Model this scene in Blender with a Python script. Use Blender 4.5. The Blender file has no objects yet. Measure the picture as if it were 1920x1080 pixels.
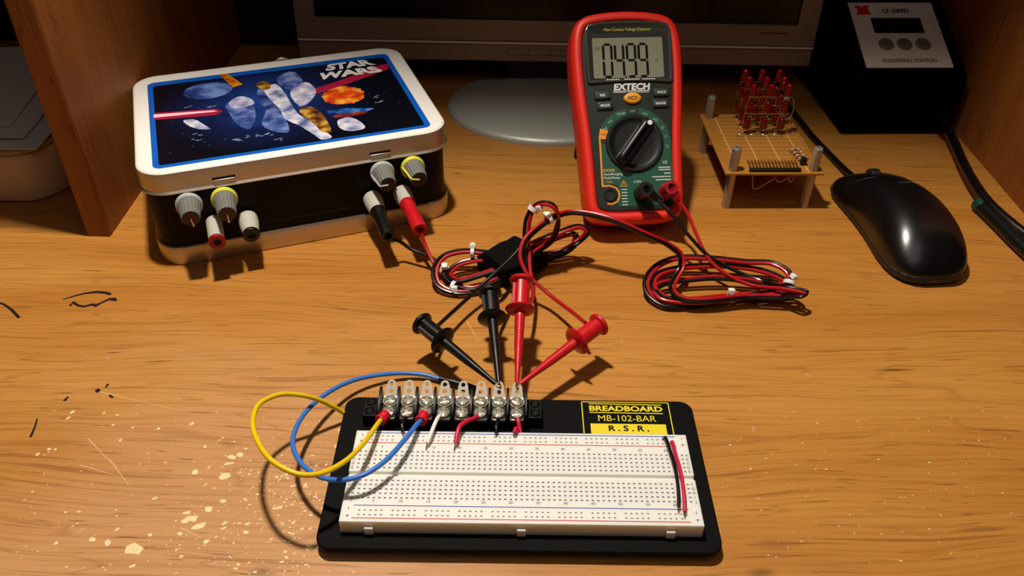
import bpy, bmesh, math, random
from mathutils import Vector, Matrix, Euler

S = 0.001            # everything below is written in millimetres
COL = bpy.context.scene.collection
SC = bpy.context.scene
rnd = random.Random(7)
PI = math.pi

# ------------------------------------------------------------------ camera, light, exposure
FPX, PITCH, ROLL, CAMH = 1581.2, 0.663712, 0.01784, 334.3
_c, _s = math.cos(PITCH), math.sin(PITCH)
_R0, _U0, _F = Vector((1, 0, 0)), Vector((0, _s, _c)), Vector((0, _c, -_s))
_R = _R0 * math.cos(ROLL) + _U0 * math.sin(ROLL)
_U = _U0 * math.cos(ROLL) - _R0 * math.sin(ROLL)
CAM = Vector((0, 0, CAMH))
cam = bpy.data.cameras.new('camera')
cam.sensor_width = 36.0
cam.lens = FPX / 1920 * 36.0
cam.clip_start = 0.01
cam.clip_end = 20
cam_o = bpy.data.objects.new('camera', cam)
cam_o.matrix_world = Matrix((( _R.x, _U.x, -_F.x, 0), (_R.y, _U.y, -_F.y, 0), (_R.z, _U.z, -_F.z, CAMH * S), (0, 0, 0, 1)))
COL.objects.link(cam_o)
SC.camera = cam_o

SC.view_settings.view_transform = 'Standard'
SC.view_settings.look = 'None'
SC.view_settings.gamma = 1
SC.view_settings.exposure = 0.0
SC.view_settings.use_curve_mapping = False

world = bpy.data.worlds.new('dim_room')
world.use_nodes = True
world.node_tree.nodes['Background'].inputs[0].default_value = (1.0, 0.72, 0.50, 1)
world.node_tree.nodes['Background'].inputs[1].default_value = 0.008
SC.world = world

LAMP = Vector((-112, 446, 900))
sp = bpy.data.lights.new('desk_lamp_light', 'POINT')
sp.energy = 37.5
sp.color = (1.0, 0.92, 0.80)
sp.shadow_soft_size = 0.029
sp_o = bpy.data.objects.new('desk_lamp_light', sp)
sp_o.location = LAMP * S
COL.objects.link(sp_o)

ar = bpy.data.lights.new('room_fill_light', 'AREA')  # added soft fill above the viewer, lifts the foreground
ar.energy = 1.05
ar.color = (1.0, 0.86, 0.84)
ar.size = 0.7
ar_o = bpy.data.objects.new('room_fill_light', ar)
ar_o.location = (0.12, -0.12, 0.85)
COL.objects.link(ar_o)


def ray(u, v):
    return _F + _R * ((u - 960) / FPX) + _U * ((540 - v) / FPX)


def at(u, v, z=0.0):
    "the point at height z (mm) on the desk seen at photo position u, v"
    d = ray(u, v)
    return CAM + d * ((z - CAMH) / d.z)


# ------------------------------------------------------------------ materials
def lin(c):
    return tuple((x / 255 / 12.92) if x / 255 <= 0.04045 else ((x / 255 + 0.055) / 1.055) ** 2.4 for x in c)


MATS = {}


def mat(name, rgb, rough=0.5, metal=0.0, spec=0.5, bump=0.0, bscale=400, var=0.0, trans=0.0, coat=0.0, ior=1.45, sss=0.0):
    if name in MATS:
        return MATS[name]
    m = bpy.data.materials.new(name)
    m.use_nodes = True
    nt = m.node_tree
    b = nt.nodes['Principled BSDF']
    c = lin(rgb)
    b.inputs['Base Color'].default_value = (*c, 1)
    b.inputs['Roughness'].default_value = rough
    b.inputs['Metallic'].default_value = metal
    b.inputs['Specular IOR Level'].default_value = spec
    b.inputs['IOR'].default_value = ior
    b.inputs['Transmission Weight'].default_value = trans
    b.inputs['Coat Weight'].default_value = coat
    if sss:
        b.inputs['Subsurface Weight'].default_value = sss
        b.inputs['Subsurface Scale'].default_value = 0.006
        b.inputs['Subsurface Radius'].default_value = (1, .8, .5)
    if bump or var:
        tc = nt.nodes.new('ShaderNodeTexCoord')
        n = nt.nodes.new('ShaderNodeTexNoise')
        n.inputs['Scale'].default_value = bscale
        n.inputs['Detail'].default_value = 4
        nt.links.new(tc.outputs['Object'], n.inputs['Vector'])
        if bump:
            bp = nt.nodes.new('ShaderNodeBump')
            bp.inputs['Strength'].default_value = bump
            bp.inputs['Distance'].default_value = 0.0004
            nt.links.new(n.outputs['Fac'], bp.inputs['Height'])
            nt.links.new(bp.outputs['Normal'], b.inputs['Normal'])
        if var:
            mx = nt.nodes.new('ShaderNodeMix')
            mx.data_type = 'RGBA'
            mx.inputs['A'].default_value = (*[max(0, x * (1 - var)) for x in c], 1)
            mx.inputs['B'].default_value = (*[min(1, x * (1 + var)) for x in c], 1)
            nt.links.new(n.outputs['Fac'], mx.inputs['Factor'])
            nt.links.new(mx.outputs['Result'], b.inputs['Base Color'])
    MATS[name] = m
    return m


def wood(name, light, dark, grain, axis='X', seed=0.0, rough=0.42, knots=(), paled=None):
    m = bpy.data.materials.new(name)
    m.use_nodes = True
    nt = m.node_tree
    N, L = nt.nodes, nt.links
    b = N['Principled BSDF']
    tc = N.new('ShaderNodeTexCoord')

    def mapped(sx, sy, sz, off=0.0):
        mp = N.new('ShaderNodeMapping')
        mp.inputs['Location'].default_value = (off + seed, off * 2.3 + seed, seed)
        mp.inputs['Scale'].default_value = (sx, sy, sz) if axis == 'X' else ((sz, sx, sy) if axis == 'Y' else (sy, sy, sx))
        L.new(tc.outputs['Object'], mp.inputs['Vector'])
        return mp

    def noise(mp, scale, det=4, dist=0.0, rgh=0.55):
        n = N.new('ShaderNodeTexNoise')
        n.inputs['Scale'].default_value = scale
        n.inputs['Detail'].default_value = det
        n.inputs['Roughness'].default_value = rgh
        n.inputs['Distortion'].default_value = dist
        L.new(mp.outputs['Vector'], n.inputs['Vector'])
        return n

    def ramp(sock, p0, p1, v0=0.0, v1=1.0):
        r = N.new('ShaderNodeMapRange')
        r.inputs['From Min'].default_value = p0
        r.inputs['From Max'].default_value = p1
        r.inputs['To Min'].default_value = v0
        r.inputs['To Max'].default_value = v1
        r.interpolation_type = 'SMOOTHSTEP'
        L.new(sock, r.inputs['Value'])
        return r.outputs['Result']

    def mix(fac, a, bb):
        x = N.new('ShaderNodeMix')
        x.data_type = 'RGBA'
        L.new(fac, x.inputs['Factor'])
        for k, v in (('A', a), ('B', bb)):
            if isinstance(v, tuple):
                x.inputs[k].default_value = (*v, 1)
            else:
                L.new(v, x.inputs[k])
        return x.outputs['Result']
    # the grain runs in gentle waves: bend the coordinates before everything else
    warp = noise(mapped(3.0, 9, 9, 5.5), 1.0, 2, 0.0)
    sub_ = N.new('ShaderNodeVectorMath')
    sub_.operation = 'MULTIPLY_ADD'
    L.new(warp.outputs['Color'], sub_.inputs[0])
    sub_.inputs[1].default_value = {'X': (0, .06, 0), 'Y': (0, 0, .06), 'Z': (.03, .03, 0)}[axis]
    L.new(tc.outputs['Object'], sub_.inputs[2])
    bent = sub_.outputs['Vector']

    def bmapped(sx, sy, sz, off=0.0):
        mp = mapped(sx, sy, sz, off)
        L.new(bent, mp.inputs['Vector'])
        return mp
    broad = noise(bmapped(2.0, 16, 16), 1.0, 3, 0.5)               # broad tone bands along the board
    fine = noise(bmapped(10, 500, 500, 3.1), 1.0, 4, 0.1, 0.6)      # fibre streaks
    lines = noise(bmapped(7, 330, 330, 9.3), 1.0, 3, 0.15, 0.6)   # thin dark grain lines
    pore = noise(bmapped(30, 800, 800, 7.7), 1.0, 2, 0.0)           # short dark pores
    rings = noise(bmapped(2.2, 30, 30, 1.3), 1.0, 2, 0.4)           # growth ring outlines
    rg = N.new('ShaderNodeMath')
    rg.operation = 'PINGPONG'
    rg.inputs[1].default_value = 0.045
    L.new(rings.outputs['Fac'], rg.inputs[0])
    c = mix(ramp(broad.outputs['Fac'], 0.30, 0.70), lin(dark), lin(light))
    if paled:  # paler tan blotch with a ragged edge around this point
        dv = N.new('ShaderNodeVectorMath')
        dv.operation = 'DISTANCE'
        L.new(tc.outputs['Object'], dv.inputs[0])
        dv.inputs[1].default_value = paled
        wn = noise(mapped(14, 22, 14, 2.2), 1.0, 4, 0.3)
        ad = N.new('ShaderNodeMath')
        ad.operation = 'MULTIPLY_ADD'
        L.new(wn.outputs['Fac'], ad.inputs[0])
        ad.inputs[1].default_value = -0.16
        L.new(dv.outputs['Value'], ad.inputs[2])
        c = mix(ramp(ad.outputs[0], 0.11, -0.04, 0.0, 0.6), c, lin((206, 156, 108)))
    c = mix(ramp(fine.outputs['Fac'], 0.42, 0.75, 0.0, 0.34), c, lin(grain))
    c = mix(ramp(rg.outputs[0], 0.006, 0.0, 0.0, 0.22), c, lin(grain))
    c = mix(ramp(lines.outputs['Fac'], 0.60, 0.66, 0.0, 0.45), c, lin(grain))
    c = mix(ramp(pore.outputs['Fac'], 0.64, 0.72, 0.0, 0.7), c, lin(tuple(x * 0.7 for x in grain)))
    for cx, cy, rx, ry, amt in knots:
        dv = N.new('ShaderNodeVectorMath')
        dv.operation = 'MULTIPLY_ADD'
        L.new(bent, dv.inputs[0])
        dv.inputs[1].default_value = (1 / rx, 1 / ry, 0)
        dv.inputs[2].default_value = (-cx / rx, -(cy + .03) / ry, 0)
        ln_ = N.new('ShaderNodeVectorMath')
        ln_.operation = 'LENGTH'
        L.new(dv.outputs['Vector'], ln_.inputs[0])
        ad = N.new('ShaderNodeMath')
        ad.operation = 'MULTIPLY_ADD'
        L.new(fine.outputs['Fac'], ad.inputs[0])
        ad.inputs[1].default_value = 0.9
        L.new(ln_.outputs['Value'], ad.inputs[2])
        c = mix(ramp(ad.outputs[0], 1.5, 0.5, 0.0, amt), c, lin(tuple(x * 0.62 for x in grain)))
    L.new(c, b.inputs['Base Color'])
    b.inputs['Roughness'].default_value = rough
    b.inputs['Specular IOR Level'].default_value = 0.35 if axis == 'X' else 0.15
    bp = N.new('ShaderNodeBump')
    bp.inputs['Strength'].default_value = 0.12
    bp.inputs['Distance'].default_value = 0.0002
    L.new(fine.outputs['Fac'], bp.inputs['Height'])
    L.new(bp.outputs['Normal'], b.inputs['Normal'])
    return m


# ------------------------------------------------------------------ object helpers
def thing(name, label, cat, loc=(0, 0, 0), rot=(0, 0, 0), group=None):
    o = bpy.data.objects.new(name, None)
    o.empty_display_size = 0.01
    o.location = Vector(loc) * S
    o.rotation_euler = rot
    COL.objects.link(o)
    o['label'] = label
    o['category'] = cat
    if group:
        o['group'] = group
    return o


def tag(o, label, cat, group=None):
    o['label'] = label
    o['category'] = cat
    if group:
        o['group'] = group
    return o


def obj(name, bm, m, parent=None, smooth=True, angle=35, bevel=0.0, bseg=2, label=None):
    "link one bmesh (mm) as one mesh object"
    bmesh.ops.recalc_face_normals(bm, faces=bm.faces)
    bmesh.ops.scale(bm, vec=(S, S, S), verts=bm.verts)
    me = bpy.data.meshes.new(name)
    bm.to_mesh(me)
    bm.free()
    if smooth:
        me.shade_smooth()
        me.set_sharp_from_angle(angle=math.radians(angle))
    o = bpy.data.objects.new(name, me)
    for x in (m if isinstance(m, (list, tuple)) else [m]):
        me.materials.append(x)
    COL.objects.link(o)
    if parent:
        o.parent = parent
    if bevel:
        md = o.modifiers.new('bevel', 'BEVEL')
        md.width = bevel * S
        md.segments = bseg
        md.limit_method = 'ANGLE'
        md.angle_limit = math.radians(40)
        md.harden_normals = False
    if label:
        o['label'] = label
    return o


def B():
    return bmesh.new()


def box(bm, x0, x1, y0, y1, z0, z1, M=None):
    vs = [bm.verts.new((x, y, z)) for z in (z0, z1) for y in (y0, y1) for x in (x0, x1)]
    for f in ((0, 2, 3, 1), (4, 5, 7, 6), (0, 1, 5, 4), (2, 6, 7, 3), (0, 4, 6, 2), (1, 3, 7, 5)):
        bm.faces.new([vs[i] for i in f])
    if M is not None:
        bmesh.ops.transform(bm, matrix=M, verts=vs)
    return vs


def frame_z(d):
    "matrix with local z along d"
    return Vector(d).normalized().to_track_quat('Z', 'Y').to_matrix().to_4x4()


def lathe(bm, prof, n=32, M=None, flute=0, fdep=0.0):
    "prof: list of (r, z); closed with caps when r > 0 at the ends"
    vs = []
    rings = []
    for r, z in prof:
        if r <= 1e-6:
            v = bm.verts.new((0, 0, z))
            rings.append([v])
            vs.append(v)
        else:
            ring = []
            for i in range(n):
                a = 2 * PI * i / n
                rr = r - (fdep if flute and (i * flute // n) * n != i * flute and (i % max(1, n // flute)) == 0 else 0)
                ring.append(bm.verts.new((rr * math.cos(a), rr * math.sin(a), z)))
            rings.append(ring)
            vs += ring
    for a, b in zip(rings[:-1], rings[1:]):
        if len(a) == 1 and len(b) == 1:
            continue
        for i in range(n):
            j = (i + 1) % n
            if len(a) == 1:
                bm.faces.new((a[0], b[i], b[j]))
            elif len(b) == 1:
                bm.faces.new((a[i], a[j], b[0]))
            else:
                bm.faces.new((a[i], a[j], b[j], b[i]))
    if len(rings[0]) > 1:
        bm.faces.new(list(reversed(rings[0])))
    if len(rings[-1]) > 1:
        bm.faces.new(rings[-1])
    if M is not None:
        bmesh.ops.transform(bm, matrix=M, verts=vs)
    return vs


def cyl(bm, p0, p1, r0, r1=None, n=24):
    p0, p1 = Vector(p0), Vector(p1)
    r1 = r0 if r1 is None else r1
    M = Matrix.Translation(p0) @ frame_z(p1 - p0)
    return lathe(bm, [(r0, 0), (r1, (p1 - p0).length)], n, M)


def smooth_path(pts, step=1.5):
    pts = [Vector(p) for p in pts]
    out = []
    P = [pts[0] * 2 - pts[1]] + pts + [pts[-1] * 2 - pts[-2]]
    for i in range(1, len(P) - 2):
        p0, p1, p2, p3 = P[i - 1:i + 3]
        t0 = 0.0
        t1 = t0 + max(1e-4, (p1 - p0).length) ** 0.5
        t2 = t1 + max(1e-4, (p2 - p1).length) ** 0.5
        t3 = t2 + max(1e-4, (p3 - p2).length) ** 0.5
        n = max(2, int((p2 - p1).length / step))
        for k in range(n):
            t = t1 + (t2 - t1) * k / n
            A1 = p0 * ((t1 - t) / (t1 - t0)) + p1 * ((t - t0) / (t1 - t0))
            A2 = p1 * ((t2 - t) / (t2 - t1)) + p2 * ((t - t1) / (t2 - t1))
            A3 = p2 * ((t3 - t) / (t3 - t2)) + p3 * ((t - t2) / (t3 - t2))
            B1 = A1 * ((t2 - t) / (t2 - t0)) + A2 * ((t - t0) / (t2 - t0))
            B2 = A2 * ((t3 - t) / (t3 - t1)) + A3 * ((t - t1) / (t3 - t1))
            out.append(B1 * ((t2 - t) / (t2 - t1)) + B2 * ((t - t1) / (t2 - t1)))
    out.append(pts[-1])
    return out


def tube(bm, pts, r, n=10, radii=None):
    pts = [Vector(p) for p in pts]
    m = len(pts)
    T = []
    for i in range(m):
        t = pts[min(i + 1, m - 1)] - pts[max(i - 1, 0)]
        T.append(t.normalized() if t.length > 1e-9 else Vector((0, 0, 1)))
    up = Vector((0, 0, 1)) if abs(T[0].z) < 0.9 else Vector((1, 0, 0))
    nrm = (up - T[0] * up.dot(T[0])).normalized()
    rings = []
    for i in range(m):
        if i:
            nrm = nrm - T[i] * nrm.dot(T[i])
            nrm.normalize()
        bi = T[i].cross(nrm)
        rr = radii[i] if radii else r
        rings.append([bm.verts.new(pts[i] + (nrm * math.cos(2 * PI * k / n) + bi * math.sin(2 * PI * k / n)) * rr) for k in range(n)])
    for a, b in zip(rings[:-1], rings[1:]):
        for k in range(n):
            j = (k + 1) % n
            bm.faces.new((a[k], a[j], b[j], b[k]))
    bm.faces.new(list(reversed(rings[0])))
    bm.faces.new(rings[-1])


def rrect(x0, x1, y0, y1, r, n=6):
    pts = []
    for cx, cy, a0 in ((x1 - r, y1 - r, 0), (x0 + r, y1 - r, 90), (x0 + r, y0 + r, 180), (x1 - r, y0 + r, 270)):
        for k in range(n + 1):
            a = math.radians(a0 + 90 * k / n)
            pts.append((cx + r * math.cos(a), cy + r * math.sin(a)))
    return pts


def loft(bm, rings, cap0=True, cap1=True, M=None):
    "rings: lists of 3D points, equal length, closed loops"
    R = [[bm.verts.new(p) for p in ring] for ring in rings]
    n = len(R[0])
    for a, b in zip(R[:-1], R[1:]):
        for k in range(n):
            j = (k + 1) % n
            bm.faces.new((a[k], a[j], b[j], b[k]))
    if cap0:
        bm.faces.new(list(reversed(R[0])))
    if cap1:
        bm.faces.new(R[-1])
    if M is not None:
        bmesh.ops.transform(bm, matrix=M, verts=[v for r in R for v in r])
    return R


def prism(bm, poly, z0, z1, M=None):
    return loft(bm, [[(x, y, z0) for x, y in poly], [(x, y, z1) for x, y in poly]], M=M)


def inset(poly, d):
    n = len(poly)
    out = []
    area = sum(poly[i][0] * poly[(i + 1) % n][1] - poly[(i + 1) % n][0] * poly[i][1] for i in range(n))
    sg = 1 if area > 0 else -1
    for i in range(n):
        a, b, c = Vector(poly[i - 1]), Vector(poly[i]), Vector(poly[(i + 1) % n])
        t = (c - a).normalized()
        nn = Vector((-t.y, t.x)) * sg
        out.append(tuple(b + nn * d))
    return out


def flat(bm, poly, z, M=None, mi=0):
    f = bm.faces.new([bm.verts.new((p[0], p[1], z)) for p in poly])
    f.material_index = mi
    if M is not None:
        bmesh.ops.transform(bm, matrix=M, verts=list(f.verts))
    return f


def curve_mesh(cu):
    o = bpy.data.objects.new('temporary', cu)
    COL.objects.link(o)
    bpy.context.view_layer.update()
    dg = bpy.context.evaluated_depsgraph_get()
    me = bpy.data.meshes.new_from_object(o.evaluated_get(dg))
    bpy.data.objects.remove(o)
    bpy.data.curves.remove(cu)
    return me


def add_mesh(bm, me, M, mi=0):
    n0 = len(bm.verts)
    f0 = len(bm.faces)
    bm.from_mesh(me)
    bpy.data.meshes.remove(me)
    bm.verts.ensure_lookup_table()
    bm.faces.ensure_lookup_table()
    bmesh.ops.transform(bm, matrix=M, verts=bm.verts[n0:])
    for f in bm.faces[f0:]:
        f.material_index = mi


def text(bm, s, cx, cy, z, height, width=None, M=None, bold=0.0, rot=0.0, align='CENTER', shear=0.0, mi=0, thick=0.02):
    "letters of cap height `height`, centred on cx, cy (or starting there); squeezed to `width`"
    cu = bpy.data.curves.new('letters', 'FONT')
    cu.body = s
    cu.size = 1.0
    cu.offset = bold
    cu.shear = shear
    cu.resolution_u = 3
    cu.extrude = 0.01
    me = curve_mesh(cu)
    xs = [v.co.x for v in me.vertices]
    ys = [v.co.y for v in me.vertices]
    if not xs:
        return
    w, h = max(xs) - min(xs), max(ys) - min(ys)
    cap = 0.70
    k = height / cap
    kx = width / w if width else k
    x0 = {'CENTER': (max(xs) + min(xs)) / 2, 'LEFT': min(xs), 'RIGHT': max(xs)}[align]
    T = Matrix.Translation((cx, cy, z)) @ Matrix.Rotation(rot, 4, 'Z') @ Matrix.Diagonal((kx, k, thick / 0.02, 1)) @ Matrix.Translation((-x0, -cap / 2, 0))
    add_mesh(bm, me, (M @ T) if M is not None else T, mi)


def holed(bm, outer, holes, t, M, n=20):
    "flat plate with round holes; outer polygon, holes (x, y, r), thickness t"
    cu = bpy.data.curves.new('plate', 'CURVE')
    cu.dimensions = '2D'
    cu.fill_mode = 'BOTH'
    cu.extrude = t / 2
    for poly in [outer] + [[(x + r * math.cos(2 * PI * k / n), y + r * math.sin(2 * PI * k / n)) for k in range(n)] for x, y, r in holes]:
        s = cu.splines.new('POLY')
        s.points.add(len(poly) - 1)
        for p, q in zip(s.points, poly):
            p.co = (q[0], q[1], 0, 1)
        s.use_cyclic_u = True
    add_mesh(bm, curve_mesh(cu), M)


# common materials
M_BLACK = mat('black_plastic', (13, 13, 13), 0.36, bump=0.15, bscale=900)
M_BLACKMATT = mat('black_matt', (16, 16, 16), 0.6)
M_RED = mat('red_plastic', (196, 22, 32), 0.35)
M_WIRE_BLACK = mat('black_wire', (15, 13, 12), 0.26)
M_WIRE_RED = mat('red_wire', (172, 18, 26), 0.3)
M_NICKEL = mat('nickel', (205, 196, 178), 0.22, metal=1.0)
M_CHROME = mat('bright_steel', (206, 198, 182), 0.27, metal=0.65)
M_TIN = mat('tin', (196, 184, 166), 0.4, metal=0.85)
M_WHITE = mat('white_nylon', (235, 232, 224), 0.45, sss=0.3)
M_SILVER = mat('silver_paint', (188, 192, 180), 0.4, metal=0.25)
M_GREY = mat('grey_plastic', (118, 116, 110), 0.5)
M_PALE = mat('pale_grey_plastic', (188, 184, 172), 0.45)
M_YELLOW = mat('yellow_print', (226, 205, 30), 0.5)
M_WPRINT = mat('white_print', (225, 225, 220), 0.5)
M_INK = mat('black_print', (30, 28, 26), 0.6)

# ------------------------------------------------------------------ the desk
def knot(u, v, rx, ry, amt):
    q = at(u, v)
    return (q.x * S, (q.y - 300) * S, rx * S, ry * S, amt)


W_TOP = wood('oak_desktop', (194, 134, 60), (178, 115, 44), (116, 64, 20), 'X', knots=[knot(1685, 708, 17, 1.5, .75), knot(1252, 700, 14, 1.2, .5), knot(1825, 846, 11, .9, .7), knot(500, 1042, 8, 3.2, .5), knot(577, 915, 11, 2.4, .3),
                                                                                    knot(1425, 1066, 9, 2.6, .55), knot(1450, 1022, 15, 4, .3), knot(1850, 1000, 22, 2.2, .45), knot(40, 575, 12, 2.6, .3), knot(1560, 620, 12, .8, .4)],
             paled=(-0.135, -0.075, 0.03))
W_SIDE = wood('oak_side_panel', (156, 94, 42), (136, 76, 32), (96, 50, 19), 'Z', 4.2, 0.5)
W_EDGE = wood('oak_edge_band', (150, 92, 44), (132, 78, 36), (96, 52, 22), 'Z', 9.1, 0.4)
M_DARKB = mat('dark_hardboard', (26, 18, 12), 0.8)

desk = thing('computer_desk', 'oak veneer computer desk with chipped top and upright side panels', 'desk', (0, 300, -30))
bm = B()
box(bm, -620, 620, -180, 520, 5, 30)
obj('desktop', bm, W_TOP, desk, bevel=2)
for x0, x1 in ((-293, -277.5), (376, 392)):
    bm = B()
    box(bm, x0, x1, 178.4, 520, 30.0, 760)
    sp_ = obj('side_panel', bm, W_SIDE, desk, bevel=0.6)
    bm = B()
    box(bm, x0 + .1, x1 - .1, 176.8, 178.4, 30.0, 759.9)
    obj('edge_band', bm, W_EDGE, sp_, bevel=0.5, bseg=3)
bm = B()
box(bm, -277.5, 376, 175.0, 520, 746, 760)
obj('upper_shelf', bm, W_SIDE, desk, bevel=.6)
bm = B()
box(bm, -620, 620, 520, 526, 5, 760)
obj('back_panel', bm, M_DARKB, desk)

# chipped spots, ink strokes and scratches in the veneer
M_CHIP = mat('bare_chipboard', (236, 210, 160), 0.7, var=0.15, bscale=300)
M_PEN = mat('ink_stroke', (34, 12, 8), 0.5)
bm = B()


def chip(bm, p, r, el=1.0, rot=None, z=0.06):
    n = rnd.randint(5, 8)
    rot = rnd.uniform(0, PI) if rot is None else rot
    pts = []
    for k in range(n):
        a = 2 * PI * k / n
        rr = r * rnd.uniform(0.55, 1.15)
        x, y = rr * el * math.cos(a), rr * math.sin(a)
        pts.append((p.x + x * math.cos(rot) - y * math.sin(rot), p.y - 300 + x * math.sin(rot) + y * math.cos(rot)))
    flat(bm, pts, 30 + z + rnd.uniform(0, .02))


for k in range(2600):     # dense speckle left of the board, thinning out
    if k < 700:
        u, v = rnd.gauss(545, 70), rnd.gauss(940, 65)
    else:
        u, v = rnd.uniform(0, 640), rnd.uniform(760, 1079)
        if rnd.random() > ((u + 150) / 1100) * ((v - 640) / 450):
            continue
    p = at(u, v)
    chip(bm, p, min(1.0, max(0.14, rnd.expovariate(1 / 0.19))) if rnd.random() < .97 else rnd.uniform(0.6, 1.1), rnd.uniform(1, 2.2), rnd.gauss(0.25, .5))
for k in range(190):     # right side flecks
    u, v = rnd.uniform(1350, 1900), rnd.uniform(760, 1060)
    if rnd.random() > (2300 - u) / 950:
        continue
    chip(bm, at(u, v), rnd.uniform(.15, .42), rnd.uniform(1, 2.5), rnd.gauss(0.2, .5))
for k in range(60):
    chip(bm, at(rnd.uniform(150, 1300), rnd.uniform(600, 760)), rnd.uniform(.12, .3), rnd.uniform(1, 3), rnd.gauss(0, .4))
for u, v, r, el in ((252, 1030, 4.0, 1.0), (203, 1018, 2.0, 1), (367, 885, 2.2, 1), (372, 988, 2.2, 2.2), (360, 972, 2.2, 1.6), (345, 978, 1.4, 1.5), (420, 892, 2.8, 1.1), (436, 858, 2.0, 1.4), (425, 870, 1.5, 1), (450, 853, 1.5, 1.3),
                    (338, 1001, 1.3, 1.4), (387, 1015, 1.4, 1.2), (172, 1012, 1.3, 1.5), (390, 955, 1.6, 1.7), (281, 1003, 1.2, 1.5), (418, 940, 1.2, 1.5), (92, 842, 1.1, 1.5), (104, 843, .9, 1), (297, 804, 1.0, 1.2), (212, 797, .9, 1.2), (105, 1019, 1, 1), (340, 1043, 1, 1), (226, 825, 1.0, 1)):
    chip(bm, at(u, v), r, el, rnd.uniform(-.3, .5), 0.09)
for a, b in (((165, 822), (210, 870)), ((205, 860), (243, 912)), ((150, 872), (232, 896)), ((158, 990), (133, 1008)), ((188, 735), (330, 768)), ((876, 604), (898, 640)), ((1404, 766), (1410, 772)), ((1510, 700), (1520, 708)), ((340, 990), (380, 1010))):
    pa, pb = at(*a), at(*b)
    d = (pb - pa).normalized() * 1
    q = Vector((-d.y, d.x, 0)) * 0.16
    flat(bm, [((pa - q).x, (pa - q).y - 300), ((pb - q * .3).x, (pb - q * .3).y - 300), ((pb + q * .3).x, (pb + q * .3).y - 300), ((pa + q).x, (pa + q).y - 300)], 30.07)
o = obj('worn_chip', bm, M_CHIP, desk, smooth=False, label='pale chips and scratches rubbed through the veneer')
o['kind'] = 'stuff'


def stroke(pts, name='ink_stroke'):
    bm = B()
    P = [(at(u, v), w) for u, v, w in pts]
    L_, R_ = [], []
    for i, (p, w) in enumerate(P):
        t = (P[min(i + 1, len(P) - 1)][0] - P[max(i - 1, 0)][0]).normalized()
        q = Vector((-t.y, t.x, 0)) * w * 1.5
        L_.append(bm.verts.new((p.x + q.x, p.y + q.y - 300, 30.1)))
        R_.append(bm.verts.new((p.x - q.x, p.y - q.y - 300, 30.1)))
    for i in range(len(P) - 1):
        bm.faces.new((L_[i], L_[i + 1], R_[i + 1], R_[i]))
    obj(name, bm, M_PEN, desk, smooth=False, label='dark burnt ink stroke on the desktop')


stroke([(117, 562, .25), (140, 555, .5), (160, 550, .55), (182, 547.5, .8), (198, 549, .8), (208, 552, .7)])
stroke([(131, 574, .6), (137, 567, .9), (147, 573, .6), (158, 575, .7), (172, 571, .8), (180, 573, 1.1), (190, 568, .5), (205, 561, .7), (213, 561, 1.2), (219, 564, .4)])
stroke([(-6, 566, .5), (8, 571, .5), (22, 581, .6), (36, 596, .6)])
stroke([(70, 785, .3), (65, 802, .35), (57, 820, .5)])
stroke([(181, 730, .8), (185, 734, .9), (188, 731, .4)])
stroke([(198, 727, .3), (203, 720, .5)])
stroke([(120, 752, .6), (128, 744, .4)])
stroke([(205, 741, .5), (212, 746, .4)])
# ------------------------------------------------------------------ the tin box
BW, BD, RC = 100.0, 151.5, 18.0
tin = thing('tin_box', 'white and blue lidded tin box with knobs and sockets on its black front', 'box', (-136.0, 475.6, 0), (0, 0, math.radians(20.8)))
M_TINTOP = mat('white_enamel', (238, 234, 226), 0.35)
M_BOXBLK = mat('black_enamel', (13, 10, 9), 0.45, spec=.15)
M_BLUE = mat('blue_enamel', (12, 92, 190), 0.3)


def rr_ring(d, z, r=None):
    "rounded rectangle of the box grown by d at height z"
    r = (RC if r is None else r) + d
    return [(x, y, z) for x, y in rrect(-BW - d, BW + d, -d, BD + d, max(r, 1), 8)]


bm = B()
loft(bm, [rr_ring(-2.2, 12), rr_ring(-2.2, 59)])
body = obj('body', bm, M_BOXBLK, tin)
bm = B()
loft(bm, [rr_ring(-1.2, 0), rr_ring(-.4, 0.4), rr_ring(-0.1, 1.6), rr_ring(-0.2, 12.6), rr_ring(-.6, 13.6), rr_ring(-2.2, 13.9)])
obj('base_rim', bm, M_TIN, tin)
bm = B()
loft(bm, [rr_ring(-2.0, 55.2), rr_ring(0.9, 54.3), rr_ring(1.2, 54.9), rr_ring(0.2, 56.2), rr_ring(-0.1, 66.5), rr_ring(-0.5, 68.2)], True, False)
lid = obj('lid', bm, M_TIN, tin)
bm = B()
loft(bm, [rr_ring(-0.5, 68.2), rr_ring(-1.2, 69.1), rr_ring(-2.4, 69.5), rr_ring(-5.5, 69.5), rr_ring(-6.0, 69.5)], False, True)
obj('lid_top', bm, M_TINTOP, lid, angle=60, label='white enamel rim of the lid')
bm = B()
flat(bm, rrect(-89.3, 88.4, 6.6, 137.3, 5, 6), 69.62)
obj('blue_border', bm, M_BLUE, lid)
for cx in (-49.5, 50.5):
    bm = B()
    box(bm, cx - 7, cx + 7, -.5, 1, 59.6, 60.9)
    h = obj('hinge', bm, M_BOXBLK, tin, label='dark hinge slot in the lid skirt')
    bm = B()
    box(bm, cx - 6.8, cx + 6.8, -.9, 0, 56.4, 59.6)
    obj('hinge_tongue', bm, M_TIN, h, bevel=.3)
bm = B()
lathe(bm, [(0, 0), (6.5, 0), (6.5, 1), (5, 2.6), (0, 3.4)], 20, Matrix.Translation((9, BD - .5, 66)) @ frame_z((0, 1, .6)))
obj('latch', bm, M_TIN, tin)

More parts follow.
